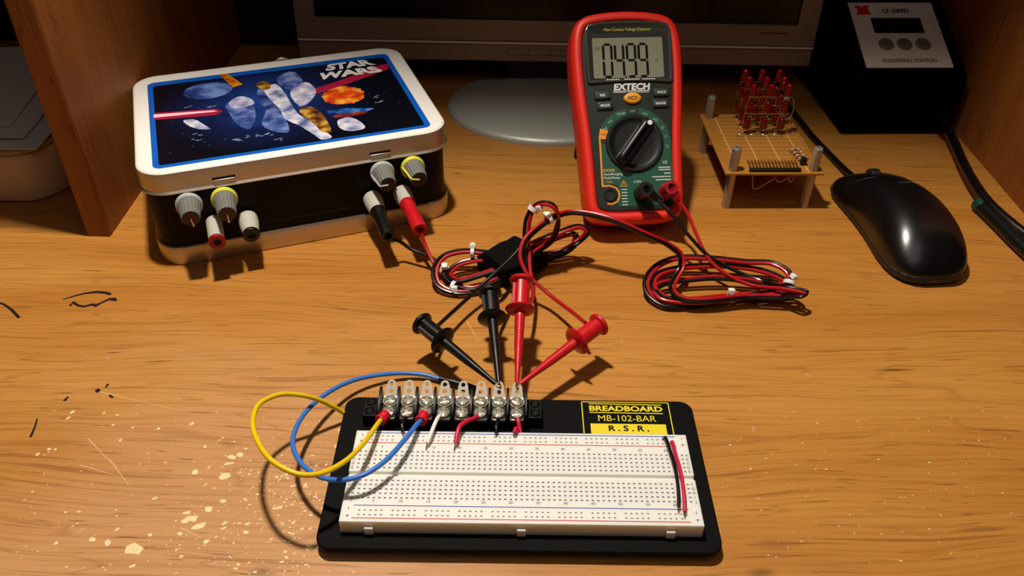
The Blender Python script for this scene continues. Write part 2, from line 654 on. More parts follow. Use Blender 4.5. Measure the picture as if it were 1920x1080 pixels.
# picture panel: a plain space scene in the same colours
art = bpy.data.materials.new('space_picture')
art.use_nodes = True
nt = art.node_tree
b_ = nt.nodes['Principled BSDF']
tc = nt.nodes.new('ShaderNodeTexCoord')
nz = nt.nodes.new('ShaderNodeTexNoise')
nz.inputs['Scale'].default_value = 26
nz.inputs['Detail'].default_value = 5
nt.links.new(tc.outputs['Object'], nz.inputs['Vector'])
gr = nt.nodes.new('ShaderNodeVectorMath')
gr.operation = 'DISTANCE'
gr.inputs[1].default_value = (-0.012, 0.082, 0.0697)
nt.links.new(tc.outputs['Object'], gr.inputs[0])
mr = nt.nodes.new('ShaderNodeMapRange')
mr.inputs['From Min'].default_value = 0.075
mr.inputs['From Max'].default_value = 0.0
nt.links.new(gr.outputs['Value'], mr.inputs['Value'])
ml = nt.nodes.new('ShaderNodeMath')
ml.operation = 'MULTIPLY'
nt.links.new(mr.outputs['Result'], ml.inputs[0])
nt.links.new(nz.outputs['Fac'], ml.inputs[1])
cr = nt.nodes.new('ShaderNodeValToRGB')
cr.color_ramp.elements[0].color = (0.0015, 0.002, 0.006, 1)
cr.color_ramp.elements[1].position = 0.62
cr.color_ramp.elements[1].color = (*lin((34, 74, 160)), 1)
e = cr.color_ramp.elements.new(0.22)
e.color = (*lin((14, 26, 68)), 1)
nt.links.new(ml.outputs[0], cr.inputs['Fac'])
nt.links.new(cr.outputs['Color'], b_.inputs['Base Color'])
b_.inputs['Roughness'].default_value = 0.3
AX0, AX1, AY0, AY1 = -85.6, 84.4, 10.4, 130.5
bm = B()
flat(bm, rrect(AX0, AX1, AY0, AY1, 2.0, 4), 69.72)
pic = obj('picture_panel', bm, art, lid, label='glossy printed panel with a starry space scene')


def blotch(cx, cy, rx, ry, n=40, jag=0.08, rot=0.0):
    pts = []
    for k in range(n):
        a = 2 * PI * k / n
        j = 1 + rnd.uniform(-jag, jag)
        x, y = rx * j * math.cos(a), ry * j * math.sin(a)
        pts.append((cx + x * math.cos(rot) - y * math.sin(rot), cy + x * math.sin(rot) + y * math.cos(rot)))
    return pts


def noise_paint(name, c0, c1, c2, scale, p=(0.35, 0.5, 0.65)):
    m = bpy.data.materials.new(name)
    m.use_nodes = True
    t = m.node_tree
    a = t.nodes.new('ShaderNodeTexCoord')
    n = t.nodes.new('ShaderNodeTexNoise')
    n.inputs['Scale'].default_value = scale
    n.inputs['Detail'].default_value = 6
    t.links.new(a.outputs['Object'], n.inputs['Vector'])
    r = t.nodes.new('ShaderNodeValToRGB')
    r.color_ramp.elements[0].position = p[0]
    r.color_ramp.elements[0].color = (*lin(c0), 1)
    r.color_ramp.elements[1].position = p[2]
    r.color_ramp.elements[1].color = (*lin(c2), 1)
    q = r.color_ramp.elements.new(p[1])
    q.color = (*lin(c1), 1)
    t.links.new(n.outputs['Fac'], r.inputs['Fac'])
    t.links.new(r.outputs['Color'], t.nodes['Principled BSDF'].inputs['Base Color'])
    t.nodes['Principled BSDF'].inputs['Roughness'].default_value = 0.3
    return m


P_PLANET = noise_paint('planet_print', (14, 24, 66), (42, 70, 140), (110, 140, 200), 60)
P_FIRE = noise_paint('fire_print', (120, 14, 10), (226, 80, 18), (250, 190, 60), 75, (.3, .47, .62))
P_ORANGE = noise_paint('orange_beam_print', (150, 62, 8), (214, 120, 18), (238, 168, 40), 120)
P_PINK = mat('pink_beam_print', (168, 26, 62), 0.3)
P_CORE = mat('pale_beam_print', (244, 208, 214), 0.3)
P_ICE = noise_paint('pale_rock_print', (92, 100, 150), (176, 178, 206), (236, 232, 236), 85)
P_SLATE = noise_paint('slate_rock_print', (26, 44, 100), (70, 92, 160), (130, 146, 196), 95)
P_BROWN = noise_paint('brown_rock_print', (60, 32, 16), (132, 84, 30), (206, 160, 60), 130)
P_SEA = noise_paint('blue_strip_print', (10, 40, 100), (30, 96, 180), (90, 150, 210), 110)
P_RUST = noise_paint('rust_strip_print', (90, 20, 12), (150, 48, 34), (176, 84, 60), 110)


def art_xy(u, v):
    "photo position on the lid -> lid coordinates"
    d = ray(u, v)
    p = CAM + d * ((69.7 - CAMH) / d.z) - Vector((-136.0, 475.6, 0))
    a = math.radians(20.8)
    return (math.cos(a) * p.x + math.sin(a) * p.y, -math.sin(a) * p.x + math.cos(a) * p.y)


def art_shape(name, polys, m, z):
    for p in polys:
        bm = B()
        if 'cloud' in name and 'fire' not in name:
            v3 = [Vector((*q, 0)) for q in p]
            sp3 = smooth_path(v3[-2:] + v3 + v3[:2], .8)
            n0 = next(k for k, q in enumerate(sp3) if (q - v3[0]).length < 1e-4)
            n1 = max(k for k, q in enumerate(sp3) if (q - v3[0]).length < 1e-4)
            p = [(q.x + rnd.uniform(-.25, .25), q.y + rnd.uniform(-.25, .25)) for q in sp3[n0:n1]]
        flat(bm, p, z)
        obj(name, bm, m, pic, smooth=False)


PX = lambda pts: [art_xy(*p) for p in pts]
art_shape('planet', [blotch(*art_xy(390, 170), 17, 13.5, 48, 0.0)], P_PLANET, 69.76)
art_shape('orange_beam', [PX([(411, 140), (426, 138), (455, 158), (437, 164)])], P_ORANGE, 69.77)
art_shape('red_beam', [PX([(288, 212), (405, 204), (418, 209), (404, 216), (289, 225)]), PX([(586, 168), (640, 150), (712, 122), (728, 120), (728, 130), (650, 158), (592, 176)])], P_PINK, 69.77)
art_shape('beam_core', [PX([(288, 215), (400, 207), (408, 209), (288, 221)])], P_CORE, 69.79)
art_shape('fire_cloud', [blotch(*art_xy(643, 179), 15, 15, 64, 0.07)], P_FIRE, 69.76)
art_shape('blue_strip', [PX([(612, 209), (640, 203), (702, 203), (690, 208), (650, 212), (618, 214)])], P_SEA, 69.77)
art_shape('rust_strip', [PX([(622, 217), (660, 211), (690, 209), (676, 216), (630, 221)])], P_RUST, 69.77)
# plain rocky forms in the middle of the picture
art_shape('slate_cloud', [PX([(484, 168), (505, 158), (525, 184), (536, 222), (540, 248), (512, 246), (492, 234), (498, 206), (486, 190)]),
                          PX([(424, 196), (450, 184), (474, 198), (478, 226), (466, 242), (448, 236), (432, 216)]),
                          PX([(520, 146), (546, 134), (566, 148), (560, 168), (534, 166)])], P_SLATE, 69.78)
art_shape('pale_cloud', [PX([(496, 166), (516, 158), (532, 172), (548, 198), (560, 214), (584, 228), (612, 248), (622, 258), (604, 262), (588, 252), (562, 236), (536, 224), (524, 204), (508, 188)]),
                         PX([(546, 170), (572, 154), (592, 168), (584, 188), (566, 200), (550, 188)]),
                         PX([(430, 192), (448, 181), (468, 184), (476, 195), (452, 202), (436, 202)]),
                         PX([(634, 226), (654, 220), (678, 230), (684, 240), (660, 246), (640, 242)]),
                         PX([(344, 226), (362, 224), (386, 236), (394, 242), (372, 242), (354, 236)])], P_ICE, 69.80)
art_shape('ochre_cloud', [PX([(562, 206), (580, 200), (600, 210), (616, 232), (620, 248), (606, 248), (588, 232), (570, 218)]),
                          PX([(480, 158), (494, 153), (508, 158), (502, 168), (488, 166)])], P_BROWN, 69.81)
bm = B()
for k in range(110):
    flat(bm, blotch(rnd.uniform(-80, 80), rnd.uniform(20, 135), *(2 * [rnd.uniform(.12, .3)]), 5, .1), 69.75)
for u, v in ((352, 200), (372, 252), (396, 200), (446, 262), (462, 256), (488, 254), (504, 252), (366, 262), (520, 262), (700, 182), (712, 190)):
    x, y = art_xy(u, v)
    for q in range(3):
        flat(bm, blotch(x + rnd.uniform(-2.5, 2.5), y + rnd.uniform(-1.5, 1.5), rnd.uniform(1, 2.6), .35, 8, .2, rnd.uniform(-.6, .6)), 69.78)
art_shape_o = obj('star_specks', bm, mat('star_print', (150, 165, 205), 0.4), pic, smooth=False)
art_shape_o['kind'] = 'stuff'
# the title, two lines spreading towards the lower edge
bm = B()
p0, p1 = art_xy(618, 124), art_xy(704, 112)
text(bm, 'STAR', 0, 0, 0, 10.5, 31, bold=0.05)
q0, q1 = art_xy(600, 139), art_xy(714, 127)
bm2 = B()
text(bm2, 'WARS', 0, 0, 0, 10.5, 42, bold=0.05)
for bmt, c, tw0, tw1 in ((bm, art_xy(655, 121.5), 31, 39), (bm2, art_xy(654, 136.5), 41, 52)):
    ym = max(abs(v.co.y) for v in bmt.verts)
    xm = max(abs(v.co.x) for v in bmt.verts)
    for v in bmt.verts:
        t = (v.co.y / ym + 1) / 2
        v.co.x *= (tw1 + (tw0 - tw1) * t) / (2 * xm)
        v.co = Vector((v.co.x + c[0], v.co.y + c[1], 69.83 + v.co.z))
obj('title_lettering', bm, M_WPRINT, pic, smooth=False)
obj('title_lettering', bm2, M_WPRINT, pic, smooth=False)
# faint line of tiny print low on the black front
bm = B()
for k in range(34):
    x = -26 + k * 1.55
    if k in (5, 11, 14, 20, 26):
        continue
    box(bm, x, x + 1.1, 2.1, 2.25, 20.2, 20.2 + rnd.uniform(.5, 1.0))
obj('small_print', bm, mat('faint_print', (66, 56, 46), 0.6), body, smooth=False)

M_KRIB = mat('knob_grey', (112, 112, 108), 0.55)
M_KYEL = mat('knob_yellow', (222, 216, 70), 0.45)
M_KWHT = mat('knob_pale', (178, 178, 172), 0.45)
M_KTIP = mat('knob_face_brown', (52, 34, 20), 0.5)


def knob(x, z, ring, pang, face_pointer_only, ln=21.0):
    k_ = B()
    cyl(k_, (x, 3, z), (x, -4, z), 3, n=16)
    n = 40
    rings = []
    for r, d in ((7.6, 5.0), (7.3, 6.0), (6.5, 12), (5.7, ln - .8), (5.4, ln)):
        rg = []
        for i in range(n):
            a = 2 * PI * i / n
            rr = r - (0.28 if i % 2 else 0)
            rg.append((x + rr * math.cos(a), 2.2 - d, z + rr * math.sin(a)))
        rings.append(rg)
    loft(k_, rings)
    kb = obj('control_knob', k_, M_KRIB, tin, angle=20)
    r_ = B()
    lathe(r_, [(0, 0), (8.1, 0), (8.3, .8), (8.2, 2.4), (7.4, 3.2), (0, 3.3)], 36, Matrix.Translation((x, -1.0, z)) @ frame_z((0, -1, 0)))
    obj('skirt_ring', r_, ring, kb)
    f_ = B()
    lathe(f_, [(0, ln), (5.15, ln), (5.15, ln + .25), (0, ln + .3)], 32, Matrix.Translation((x, 2.2, z)) @ frame_z((0, -1, 0)))
    obj('knob_face', f_, M_KTIP, kb)
    p_ = B()
    ca, sa = math.cos(pang), math.sin(pang)
    y1 = 2.2 - ln - .55
    tube(p_, [(x, y1, z), (x + 5.6 * ca, y1, z + 5.6 * sa)], 0.55, 8)
    if not face_pointer_only:
        tube(p_, [(x + 5.5 * ca, y1, z + 5.5 * sa), (x + 7.6 * ca, -3.4, z + 7.6 * sa)], 0.7, 8)
    obj('pointer', p_, ring if not face_pointer_only else M_NICKEL, kb)


KZ = 46.2
knob(-73.4, KZ, M_KWHT, -PI / 2 + .12, True)
knob(-52, KZ, M_KYEL, -PI / 2 + .02, True, 23.5)
knob(50.3, KZ, M_KWHT, PI + .0, False)
knob(71.3, KZ, M_KYEL, PI - .25, False)


def post(x, z, r0, r1, ln, col, hole, dx=0.0):
    M = Matrix.Translation((x, 2.2, z)) @ frame_z((dx, -1, 0))
    b1 = B()
    n = 36
    rings = []
    for r, d in ((r0 * .9, 1), (r0, 2), (r0, ln * .45), (r1, ln)):
        rings.append([tuple(M @ Vector(((r - (.18 if i % 2 else 0)) * math.cos(2 * PI * i / n), (r - (.18 if i % 2 else 0)) * math.sin(2 * PI * i / n), d))) for i in range(n)])
    loft(b1, rings)
    p_ = obj('binding_post', b1, M_PALE, tin, angle=20)
    c_ = B()
    if hole:
        lathe(c_, [(r1 - .3, ln - .5), (r1 + .4, ln), (r1 + .5, ln + 1.2), (r1 - .2, ln + 2.0), (2.4, ln + 2.0), (2.3, ln - 2), (0, ln - 2)], 32, M)
    else:
        lathe(c_, [(r1 - .2, ln - .5), (r1 + .2, ln), (r1 + .2, ln + 1.6), (r1 - .8, ln + 2.4), (2.4, ln + 2.4), (2.3, ln - 1), (0, ln - 1)], 32, M)
    obj('collar', c_, col, p_)
    b3 = B()
    cyl(b3, M @ Vector((0, 0, ln - .5)), M @ Vector((0, 0, ln + .5)), 2.35, n=20)
    obj('socket_hole', b3, M_BLACKMATT, p_)
    b2 = B()
    lathe(b2, [(0, 0), (r0 * .75, 0), (r0 * .75, 1.3), (0, 1.3)], 24, M)
    obj('washer', b2, M_BLACK, p_)


post(-61.5, 29.5, 5.0, 4.9, 25, mat('dark_red_plastic', (150, 14, 28), 0.3), True)
post(-40.4, 27.5, 6.2, 5.0, 21, M_BLACK, True)
post(42.2, 26, 6.4, 5.3, 19.5, M_BLACK, False)
post(63, 26.5, 6.4, 5.3, 17, M_RED, False)
tinM = Matrix.Translation((-136.0, 475.6, 0)) @ Matrix.Rotation(math.radians(20.8), 4, 'Z')

# ------------------------------------------------------------------ the breadboard on its plate
BB = thing('breadboard_kit', 'white solderless breadboard on a black base plate with a screw terminal strip', 'breadboard', (-72.46, 247.39, 0), (0, 0, 0.00546))
BBM = Matrix.Translation((-72.46, 247.39, 0)) @ Matrix.Rotation(0.00546, 4, 'Z')
M_PLATE = mat('black_plate', (9, 8, 8), 0.7, spec=.12, bump=0.25, bscale=700)
bm = B()
po = rrect(-14.8, 170.3, -21.8, 73.3, 7, 8)
prism(bm, po, 4.6, 7.5)
plate = obj('base_plate', bm, M_PLATE, BB, bevel=0.7, bseg=3)
for x in (-4, 160):
    for y in (-12, 63):
        bm = B()
        lathe(bm, [(0, 0), (5, 0), (5.5, 1), (5, 4.6), (0, 4.6)], 24, Matrix.Translation((x, y, 0)))
        obj('rubber_foot', bm, M_BLACKMATT, BB)
bm = B()
z = 7.53


def bar(bm, x0, y0, x1, y1, w, z, mi=0):
    d = Vector((x1 - x0, y1 - y0)).normalized()
    q = Vector((-d.y, d.x)) * w / 2
    flat(bm, [(x0 + q.x, y0 + q.y), (x1 + q.x, y1 + q.y), (x1 - q.x, y1 - q.y), (x0 - q.x, y0 - q.y)][::-1], z, mi=mi)


bar(bm, 111.3, 40, 111.3, 71.8, .55, z)
bar(bm, 157.7, 40, 157.7, 71.6, .55, z)
bar(bm, 111, 71.7, 158, 71.7, .55, z)
bar(bm, 115, 70.4, 153.8, 70.0, .6, z)
bar(bm, 115, 64.0, 154, 63.8, .6, z)
text(bm, 'BREADBOARD', 134.6, 67.1, z, 3.6, 39, bold=0.035)
text(bm, 'MB-102-BAR', 134.6, 60.1, z, 4.3, 30.5)
flat(bm, [(115, 44), (154.4, 44), (154.4, 56.1), (115, 56.1)], z)
text(bm, 'R . S . R .', 134.8, 53.0, z + .06, 3.7, 21, bold=0.03, mi=1)
obj('printed_label', bm, [M_YELLOW, M_PLATE], plate, smooth=False, label='yellow printed label')

# the white block with a real pit for every contact
M_ABS = mat('white_abs', (234, 231, 222), 0.4, sss=0.5)
M_PIT = mat('contact_pit', (176, 170, 158), 0.7)
PITCH_ = 2.54
HX0, HX1, HY0, HY1, ZB, ZT = -3.9, 161.3, -13.4, 41.3, 7.7, 16.0


def perforated(bm, xs_cols_by_row, x0, x1, y0, y1, half=0.48, halfy=0.29, depth=1.2):
    "top face from x0..x1, y0..y1 with square pits; rows: list of (y, [x of holes])"
    ylines = [y0]
    for y, xs in xs_cols_by_row:
        ylines += [y - halfy, y + halfy]
    ylines.append(y1)
    vc = {}

    def V(x, y, zz=ZT):
        k = (round(x, 3), round(y, 3), round(zz, 3))
        if k not in vc:
            vc[k] = bm.verts.new((x, y, zz))
        return vc[k]
    allx = sorted({round(x + s_ * half, 3) for _, xs in xs_cols_by_row for x in xs for s_ in (-1, 1)} | {x0, x1})
    for r in range(len(ylines) - 1):
        ya, yb = ylines[r], ylines[r + 1]
        holes = set()
        if r % 2 == 1:
            holes = {round(x - half, 3) for x in xs_cols_by_row[r // 2][1]}
        for i in range(len(allx) - 1):
            xa, xb = allx[i], allx[i + 1]
            if xa in holes:
                d = ZT - depth
                for (p, q) in (((xa, ya), (xb, ya)), ((xb, ya), (xb, yb)), ((xb, yb), (xa, yb)), ((xa, yb), (xa, ya))):
                    bm.faces.new((V(*p), V(*q), V(*q, d), V(*p, d))).material_index = 1
                bm.faces.new((V(xa, ya, d), V(xb, ya, d), V(xb, yb, d), V(xa, yb, d))).material_index = 1
            else:
                bm.faces.new((V(xa, ya), V(xb, ya), V(xb, yb), V(xa, yb)))


bm = B()
cols = [round(i * PITCH_, 3) for i in range(63)]
rail = [round(2.54 * 1.75 + g * 15.24 + k * 2.54, 3) for g in range(10) for k in range(5)]
perforated(bm, [(-9.6, rail), (-7.06, rail)], HX0, HX1, HY0, -2.8, .44, .29, .45)
perforated(bm, [(y * 2.54, cols) for y in range(5)], HX0, HX1, -2.8, 12.6)
perforated(bm, [(17.78 + y * 2.54, cols) for y in range(5)], HX0, HX1, 15.4, 32.2)
perforated(bm, [(35.3, rail), (37.84, rail)], HX0, HX1, 32.2, HY1, .44, .29, .45)
# centre channel, sides and bottom
zc = 14.2


def quad(bm, *pts):
    return bm.faces.new([bm.verts.new(p) for p in pts])


quad(bm, (HX0, 12.6, ZT), (HX1, 12.6, ZT), (HX1, 13.0, zc), (HX0, 13.0, zc))
quad(bm, (HX0, 13.0, zc), (HX1, 13.0, zc), (HX1, 15.0, zc), (HX0, 15.0, zc))
quad(bm, (HX0, 15.0, zc), (HX1, 15.0, zc), (HX1, 15.4, ZT), (HX0, 15.4, ZT))
quad(bm, (HX0, HY0, ZB), (HX1, HY0, ZB), (HX1, HY0, ZT), (HX0, HY0, ZT))
quad(bm, (HX0, HY1, ZB), (HX0, HY1, ZT), (HX1, HY1, ZT), (HX1, HY1, ZB))
for x in (HX0, HX1):
    quad(bm, (x, HY0, ZB), (x, HY0, ZT), (x, 12.6, ZT), (x, 13, zc), (x, 15, zc), (x, 15.4, ZT), (x, HY1, ZT), (x, HY1, ZB))
quad(bm, (HX0, HY0, ZB), (HX0, HY1, ZB), (HX1, HY1, ZB), (HX1, HY0, ZB))
block = obj('breadboard_block', bm, [M_ABS, M_PIT], BB, smooth=False)
for x in (9.3, 78.6, 146.5):
    bm = B()
    box(bm, x - 2.1, x + 2.1, HY0 - 1.5, HY0 + .3, 8.2, 12.8)
    obj('side_tab', bm, M_WHITE, block, bevel=.35)
bm = B()
bm_r = B()
bm_t = B()
bar(bm, 1.5, 39.9, 155.5, 39.9, .45, 16.04)
bar(bm, 1.5, -4.4, 155.5, -4.4, .45, 16.04)
bar(bm_r, 1.5, 33.5, 155.5, 33.5, .45, 16.04)
bar(bm_r, 1.5, -11.4, 155.5, -11.4, .45, 16.04)
obj('blue_rail_line', bm, mat('blue_line_print', (40, 70, 170), 0.5), block, smooth=False)
obj('red_rail_line', bm_r, mat('red_line_print', (196, 40, 40), 0.5), block, smooth=False)
for k in [1] + list(range(5, 61, 5)):
    x = (k - 1) * 2.54
    text(bm_t, str(k), x, 30.9, 16.04, 1.45)
    text(bm_t, str(k), x, -1.85, 16.04, 1.45)
for i, ch in enumerate('JIHGF'):
    text(bm_t, ch, -2.45, i * 2.54, 16.04, 1.5)
    text(bm_t, ch, 159.6, i * 2.54, 16.04, 1.5)
for i, ch in enumerate('EDCBA'):
    text(bm_t, ch, -2.45, 17.78 + i * 2.54, 16.04, 1.5)
    text(bm_t, ch, 159.6, 17.78 + i * 2.54, 16.04, 1.5)
for x in (-.6, 158.8):
    for y0, s_ in ((-6.2, '-'), (-10.2, '+'), (38.6, '-'), (34.6, '+')):
        bar(bm_t, x - .1, y0 - .75, x + .1, y0 - .75 + .01, .01, 16.04)
        if s_ == '+':
            bar(bm_t, x - .8, y0, x + .8, y0, .28, 16.05)
        bar(bm_t, x, y0 - .8, x, y0 + .8, .28, 16.04)
obj('printed_numbers', bm_t, M_INK, block, smooth=False)

# screw terminal strip
SX0 = 10.2
SP = 9.45
bm = B()
box(bm, 3.2, 83.2, 52.4, 66.5, 7.5, 13.6)
box(bm, -3.2, 89.4, 52.8, 66.0, 7.5, 10.4)
M_STRIP = mat('strip_black', (11, 11, 11), 0.4, spec=.3)
strip = obj('terminal_strip', bm, M_STRIP, BB, bevel=.5)
for x0, x1 in ((-3.2, 4.0), (82.4, 89.4)):
    bm = B()
    box(bm, x0, x1, 52.8, 66.0, 10.4, 14.6)
    for yy in (56.2, 62.6):
        lathe(bm, [(2.6, 14.4), (2.6, 15.4), (1.9, 15.4), (1.8, 14.7), (0, 14.7)], 24, Matrix.Translation(((x0 + x1) / 2, yy, 0)))
    obj('mounting_ear', bm, M_STRIP, strip, bevel=.3)
for i in range(9):
    x = SX0 + (i - .5) * SP
    bm = B()
    prism(bm, [(51.6, 7.6), (66.8, 7.6), (67.6, 21.5), (64, 22.2), (58.5, 20.4), (53.5, 19.0), (51.6, 17.5)], -.65, .65,
          Matrix.Translation((x, 0, 0)) @ Matrix(((0, 0, 1, 0), (1, 0, 0, 0), (0, 1, 0, 0), (0, 0, 0, 1))))
    obj('barrier', bm, M_STRIP, strip, bevel=.25)


def screw(bm, x, y, z, r, ang, tilt=(0, 0, 1)):
    M = Matrix.Translation((x, y, z)) @ frame_z(tilt) @ Matrix.Rotation(ang, 4, 'Z')
    # domed head, cut by a cross recess
    n = 48
    prof = [(r, 0), (r, .7), (r * .93, 1.25), (r * .75, 1.7), (r * .5, 1.95), (r * .25, 2.05)]
    rings = []
    for rr, zz in prof:
        ring = []
        for k in range(n):
            a = 2 * PI * k / n
            px, py = rr * math.cos(a), rr * math.sin(a)
            dz = 0
            if rr < r * .8 and (abs(px) < .52 or abs(py) < .52):
                dz = -.9
            ring.append(tuple(M @ Vector((px, py, zz + dz))))
        rings.append(ring)
    loft(bm, rings)


for i in range(8):
    x = SX0 + i * SP
    bm = B()
    box(bm, x - 3.7, x + 3.7, 51.4, 66.2, 13.6, 14.6)
    box(bm, x - 3.7, x + 3.7, 51.0, 51.8, 12.4, 14.6)
    obj('contact_plate', bm, M_NICKEL, strip, bevel=.3)
    for y in (54.6, 63.0):
        bm = B()
        screw(bm, x, y, 15.3, 3.35, rnd.uniform(0, 1.5), (rnd.uniform(-.08, .08), rnd.uniform(-.12, .02), 1))
        obj('screw', bm, M_CHROME, strip, angle=25)
    # solder lug: ring under the rear screw, tongue rising behind the strip
    bm = B()
    outer = [(4.0 * math.cos(math.radians(a)), 4.0 * math.sin(math.radians(a))) for a in range(150, 391, 12)]
    outer += [(3.3, 3.2), (2.5, 9.2)]
    outer += [(2.25 * math.cos(math.radians(a)), 9.6 + 2.25 * math.sin(math.radians(a))) for a in range(0, 181, 15)]
    outer += [(-2.5, 9.2), (-3.3, 3.2)]
    tilt = math.radians(34)
    M = Matrix.Translation((x, 63.2, 15.2)) @ Matrix.Rotation(math.radians(rnd.uniform(-2, 1.5)), 4, 'Z')
    holed(bm, outer, [(0, 9.6, 1.15), (0, 5.9, 1.15)], .5, Matrix.Identity(4))
    for v in bm.verts:
        if v.co.y > 2.6:
            d = v.co.y - 2.6
            off = v.co.z
            v.co.y = 2.6 + d * math.cos(tilt) - off * math.sin(tilt)
            v.co.z = d * math.sin(tilt) + off * math.cos(tilt)
    bmesh.ops.transform(bm, matrix=M, verts=bm.verts)
    obj('solder_lug', bm, mat('dull_nickel', (186, 178, 162), 0.4, metal=0.5), strip, smooth=False)
LUG_TIP = lambda i: BBM @ Vector((SX0 + i * SP, 63.2 + 2.6 + 7.0 * math.cos(math.radians(34)), 15.2 + 7.0 * math.sin(math.radians(34))))


# ------------------------------------------------------------------ jumper wires
def wire(name, label, pts, r, m, cat='wire', group='jumper wires on the breadboard', ends=None, end_m=None):
    t = thing(name, label, cat, (pts[0].x, pts[0].y, 0))
    if group:
        t['group'] = group
    off = Vector((pts[0].x, pts[0].y, 0))
    bm = B()
    tube(bm, [p - off for p in smooth_path(pts)], r, 12)
    obj('insulation', bm, m, t)
    for e_ in (ends or []):
        bm = B()
        tube(bm, [p - off for p in e_], 0.35, 8)
        obj('bare_end', bm, M_NICKEL, t)
    return t, off


M_WY = mat('yellow_wire', (232, 196, 10), 0.35)
M_WB = mat('blue_wire', (58, 118, 206), 0.35)
M_WW = mat('white_wire', (236, 234, 226), 0.4)
M_WP = mat('crimson_wire', (206, 26, 66), 0.35)
M_CRIMP = mat('crimp_red', (210, 24, 48), 0.3)


def fork(t, off, p, d, x_i):
    "insulated fork terminal: red sleeve on the wire, metal fork under the screw"
    d = Vector(d).normalized()
    bm = B()
    M = Matrix.Translation(p - off) @ frame_z(d)
    lathe(bm, [(1.4, -1.5), (3.1, -1.5), (3.3, -.9), (3.0, 0.4), (2.6, 1.2), (2.9, 2.2), (2.7, 4.4), (2.0, 5.2), (0, 5.2)], 24, M @ Matrix.Diagonal((1, 1, 1, 1)))
    sl = obj('crimp_sleeve', bm, M_CRIMP, t)
    bm = B()
    c = BBM @ Vector((SX0 + x_i * SP, 54.6, 15.05)) - off
    e_ = p - off + d * 4.6
    q = Vector((-(c - e_).y, (c - e_).x, 0)).normalized()
    v = [e_ - q * 1.2, c - q * 2.6, c - q * 2.6 + (c - e_) * .5, c - q * 1.5 + (c - e_) * .5, c + q * 1.5 + (c - e_) * .5, c + q * 2.6 + (c - e_) * .5, c + q * 2.6, e_ + q * 1.2]
    loft(bm, [[tuple(k) for k in v], [tuple(k + Vector((0, 0, .5))) for k in v]])
    obj('fork', bm, M_NICKEL, t)


pc = BBM @ Vector((7.6, 48.4, 16.8))
YP = [pc, at(708, 795, 21), at(680, 833, 28), at(645, 866, 33), at(600, 888, 37), at(560, 889, 40), at(510, 864, 42), at(482, 825, 42), at(474, 790, 40), at(488, 756, 36), at(530, 739, 31), at(580, 744, 24), at(620, 760, 14), at(653, 782, 4.2),
      BBM @ Vector((0, 38, 2.6)), BBM @ Vector((20, 34, 2.4))]
t, off = wire('jumper_wire', 'yellow wire looping from the first screw terminal and under the black plate', YP, 1.25, M_WY)
fork(t, off, pc, (.45, 1, -.12), 0)
pc = BBM @ Vector((27.9, 48.4, 16.8))
BP_ = [pc, at(780, 798, 21), at(760, 823, 25), at(720, 866, 27), at(680, 891, 27), at(640, 900, 26), at(600, 894, 24.5), at(566, 870, 23), at(549, 835, 22), at(556, 800, 20), at(580, 765, 17), at(620, 733, 13), at(670, 711, 8.5), at(740, 700, 5), at(790, 702, 3.5), at(826, 711, 2.8)]
t, off = wire('jumper_wire', 'blue wire looping left and back over the plate to a black sleeve behind the lugs', BP_, 1.25, M_WB)
fork(t, off, pc, (.2, 1, -.12), 2)
bm = B()
pp = smooth_path([at(824, 710, 2.8), at(846, 716, 2.6), at(868, 722, 2.4), at(897, 733, 2.3)])
tube(bm, [p - off for p in pp], 2.1, 14, [1.9 if k < 3 else 2.2 for k in range(len(pp))])
obj('black_sleeve', bm, M_BLACK, t, label='black sleeve on the end of the wire')
bp_ = lambda x, y, zz: BBM @ Vector((x, y, zz))
t, off = wire('jumper_wire', 'white wire from the fourth screw terminal down to breadboard row A',
              [bp_(37.0, 52.6, 15.6), bp_(36.4, 50, 17.2), bp_(35.2, 43, 19.5), bp_(33.4, 35, 19.3), bp_(32.4, 31.6, 18.3)], 1.05, M_WW, ends=[[bp_(32.4, 31.8, 18.5), bp_(32.0, 29.5, 17), bp_(31.9, 28.2, 14)]])
t, off = wire('jumper_wire', 'crimson wire bending from the sixth screw terminal to a hole near number 20',
              [bp_(56.4, 53, 15.6), bp_(55.2, 50, 17), bp_(51.5, 45.5, 19.5), bp_(48.2, 41, 21), bp_(47, 37, 20.5), bp_(46.4, 31.8, 18.6)], 1.15, M_WP, ends=[[bp_(46.4, 32, 18.8), bp_(45.8, 29.4, 17), bp_(45.7, 28.1, 14)]])
t, off = wire('jumper_wire', 'crimson wire from the last screw terminal doubling back into the top rail',
              [bp_(76.9, 52.2, 15.4), bp_(77.2, 49.5, 15), bp_(78.0, 46, 12.5), bp_(78.2, 43.2, 12.2), bp_(76.9, 42.3, 15.5), bp_(75.8, 41.6, 18.6), bp_(75.2, 38.9, 18.6)], 1.15, M_WP, ends=[[bp_(75.2, 39.2, 18.6), bp_(75.1, 37.8, 17), bp_(75.0, 37.8, 14)]])
t, off = wire('jumper_wire', 'short black wire from the second screw terminal to the top rail beside the blue wire',
              [bp_(19.6, 52.2, 15.2), bp_(18.8, 48.5, 15), bp_(18.2, 44.6, 16.5), bp_(18.8, 42.2, 18.8), bp_(19.6, 39.6, 17.6)], 1.0, M_WIRE_BLACK, ends=[[bp_(19.6, 39.8, 17.8), bp_(19.7, 37.9, 16), bp_(19.7, 37.84, 14)]])
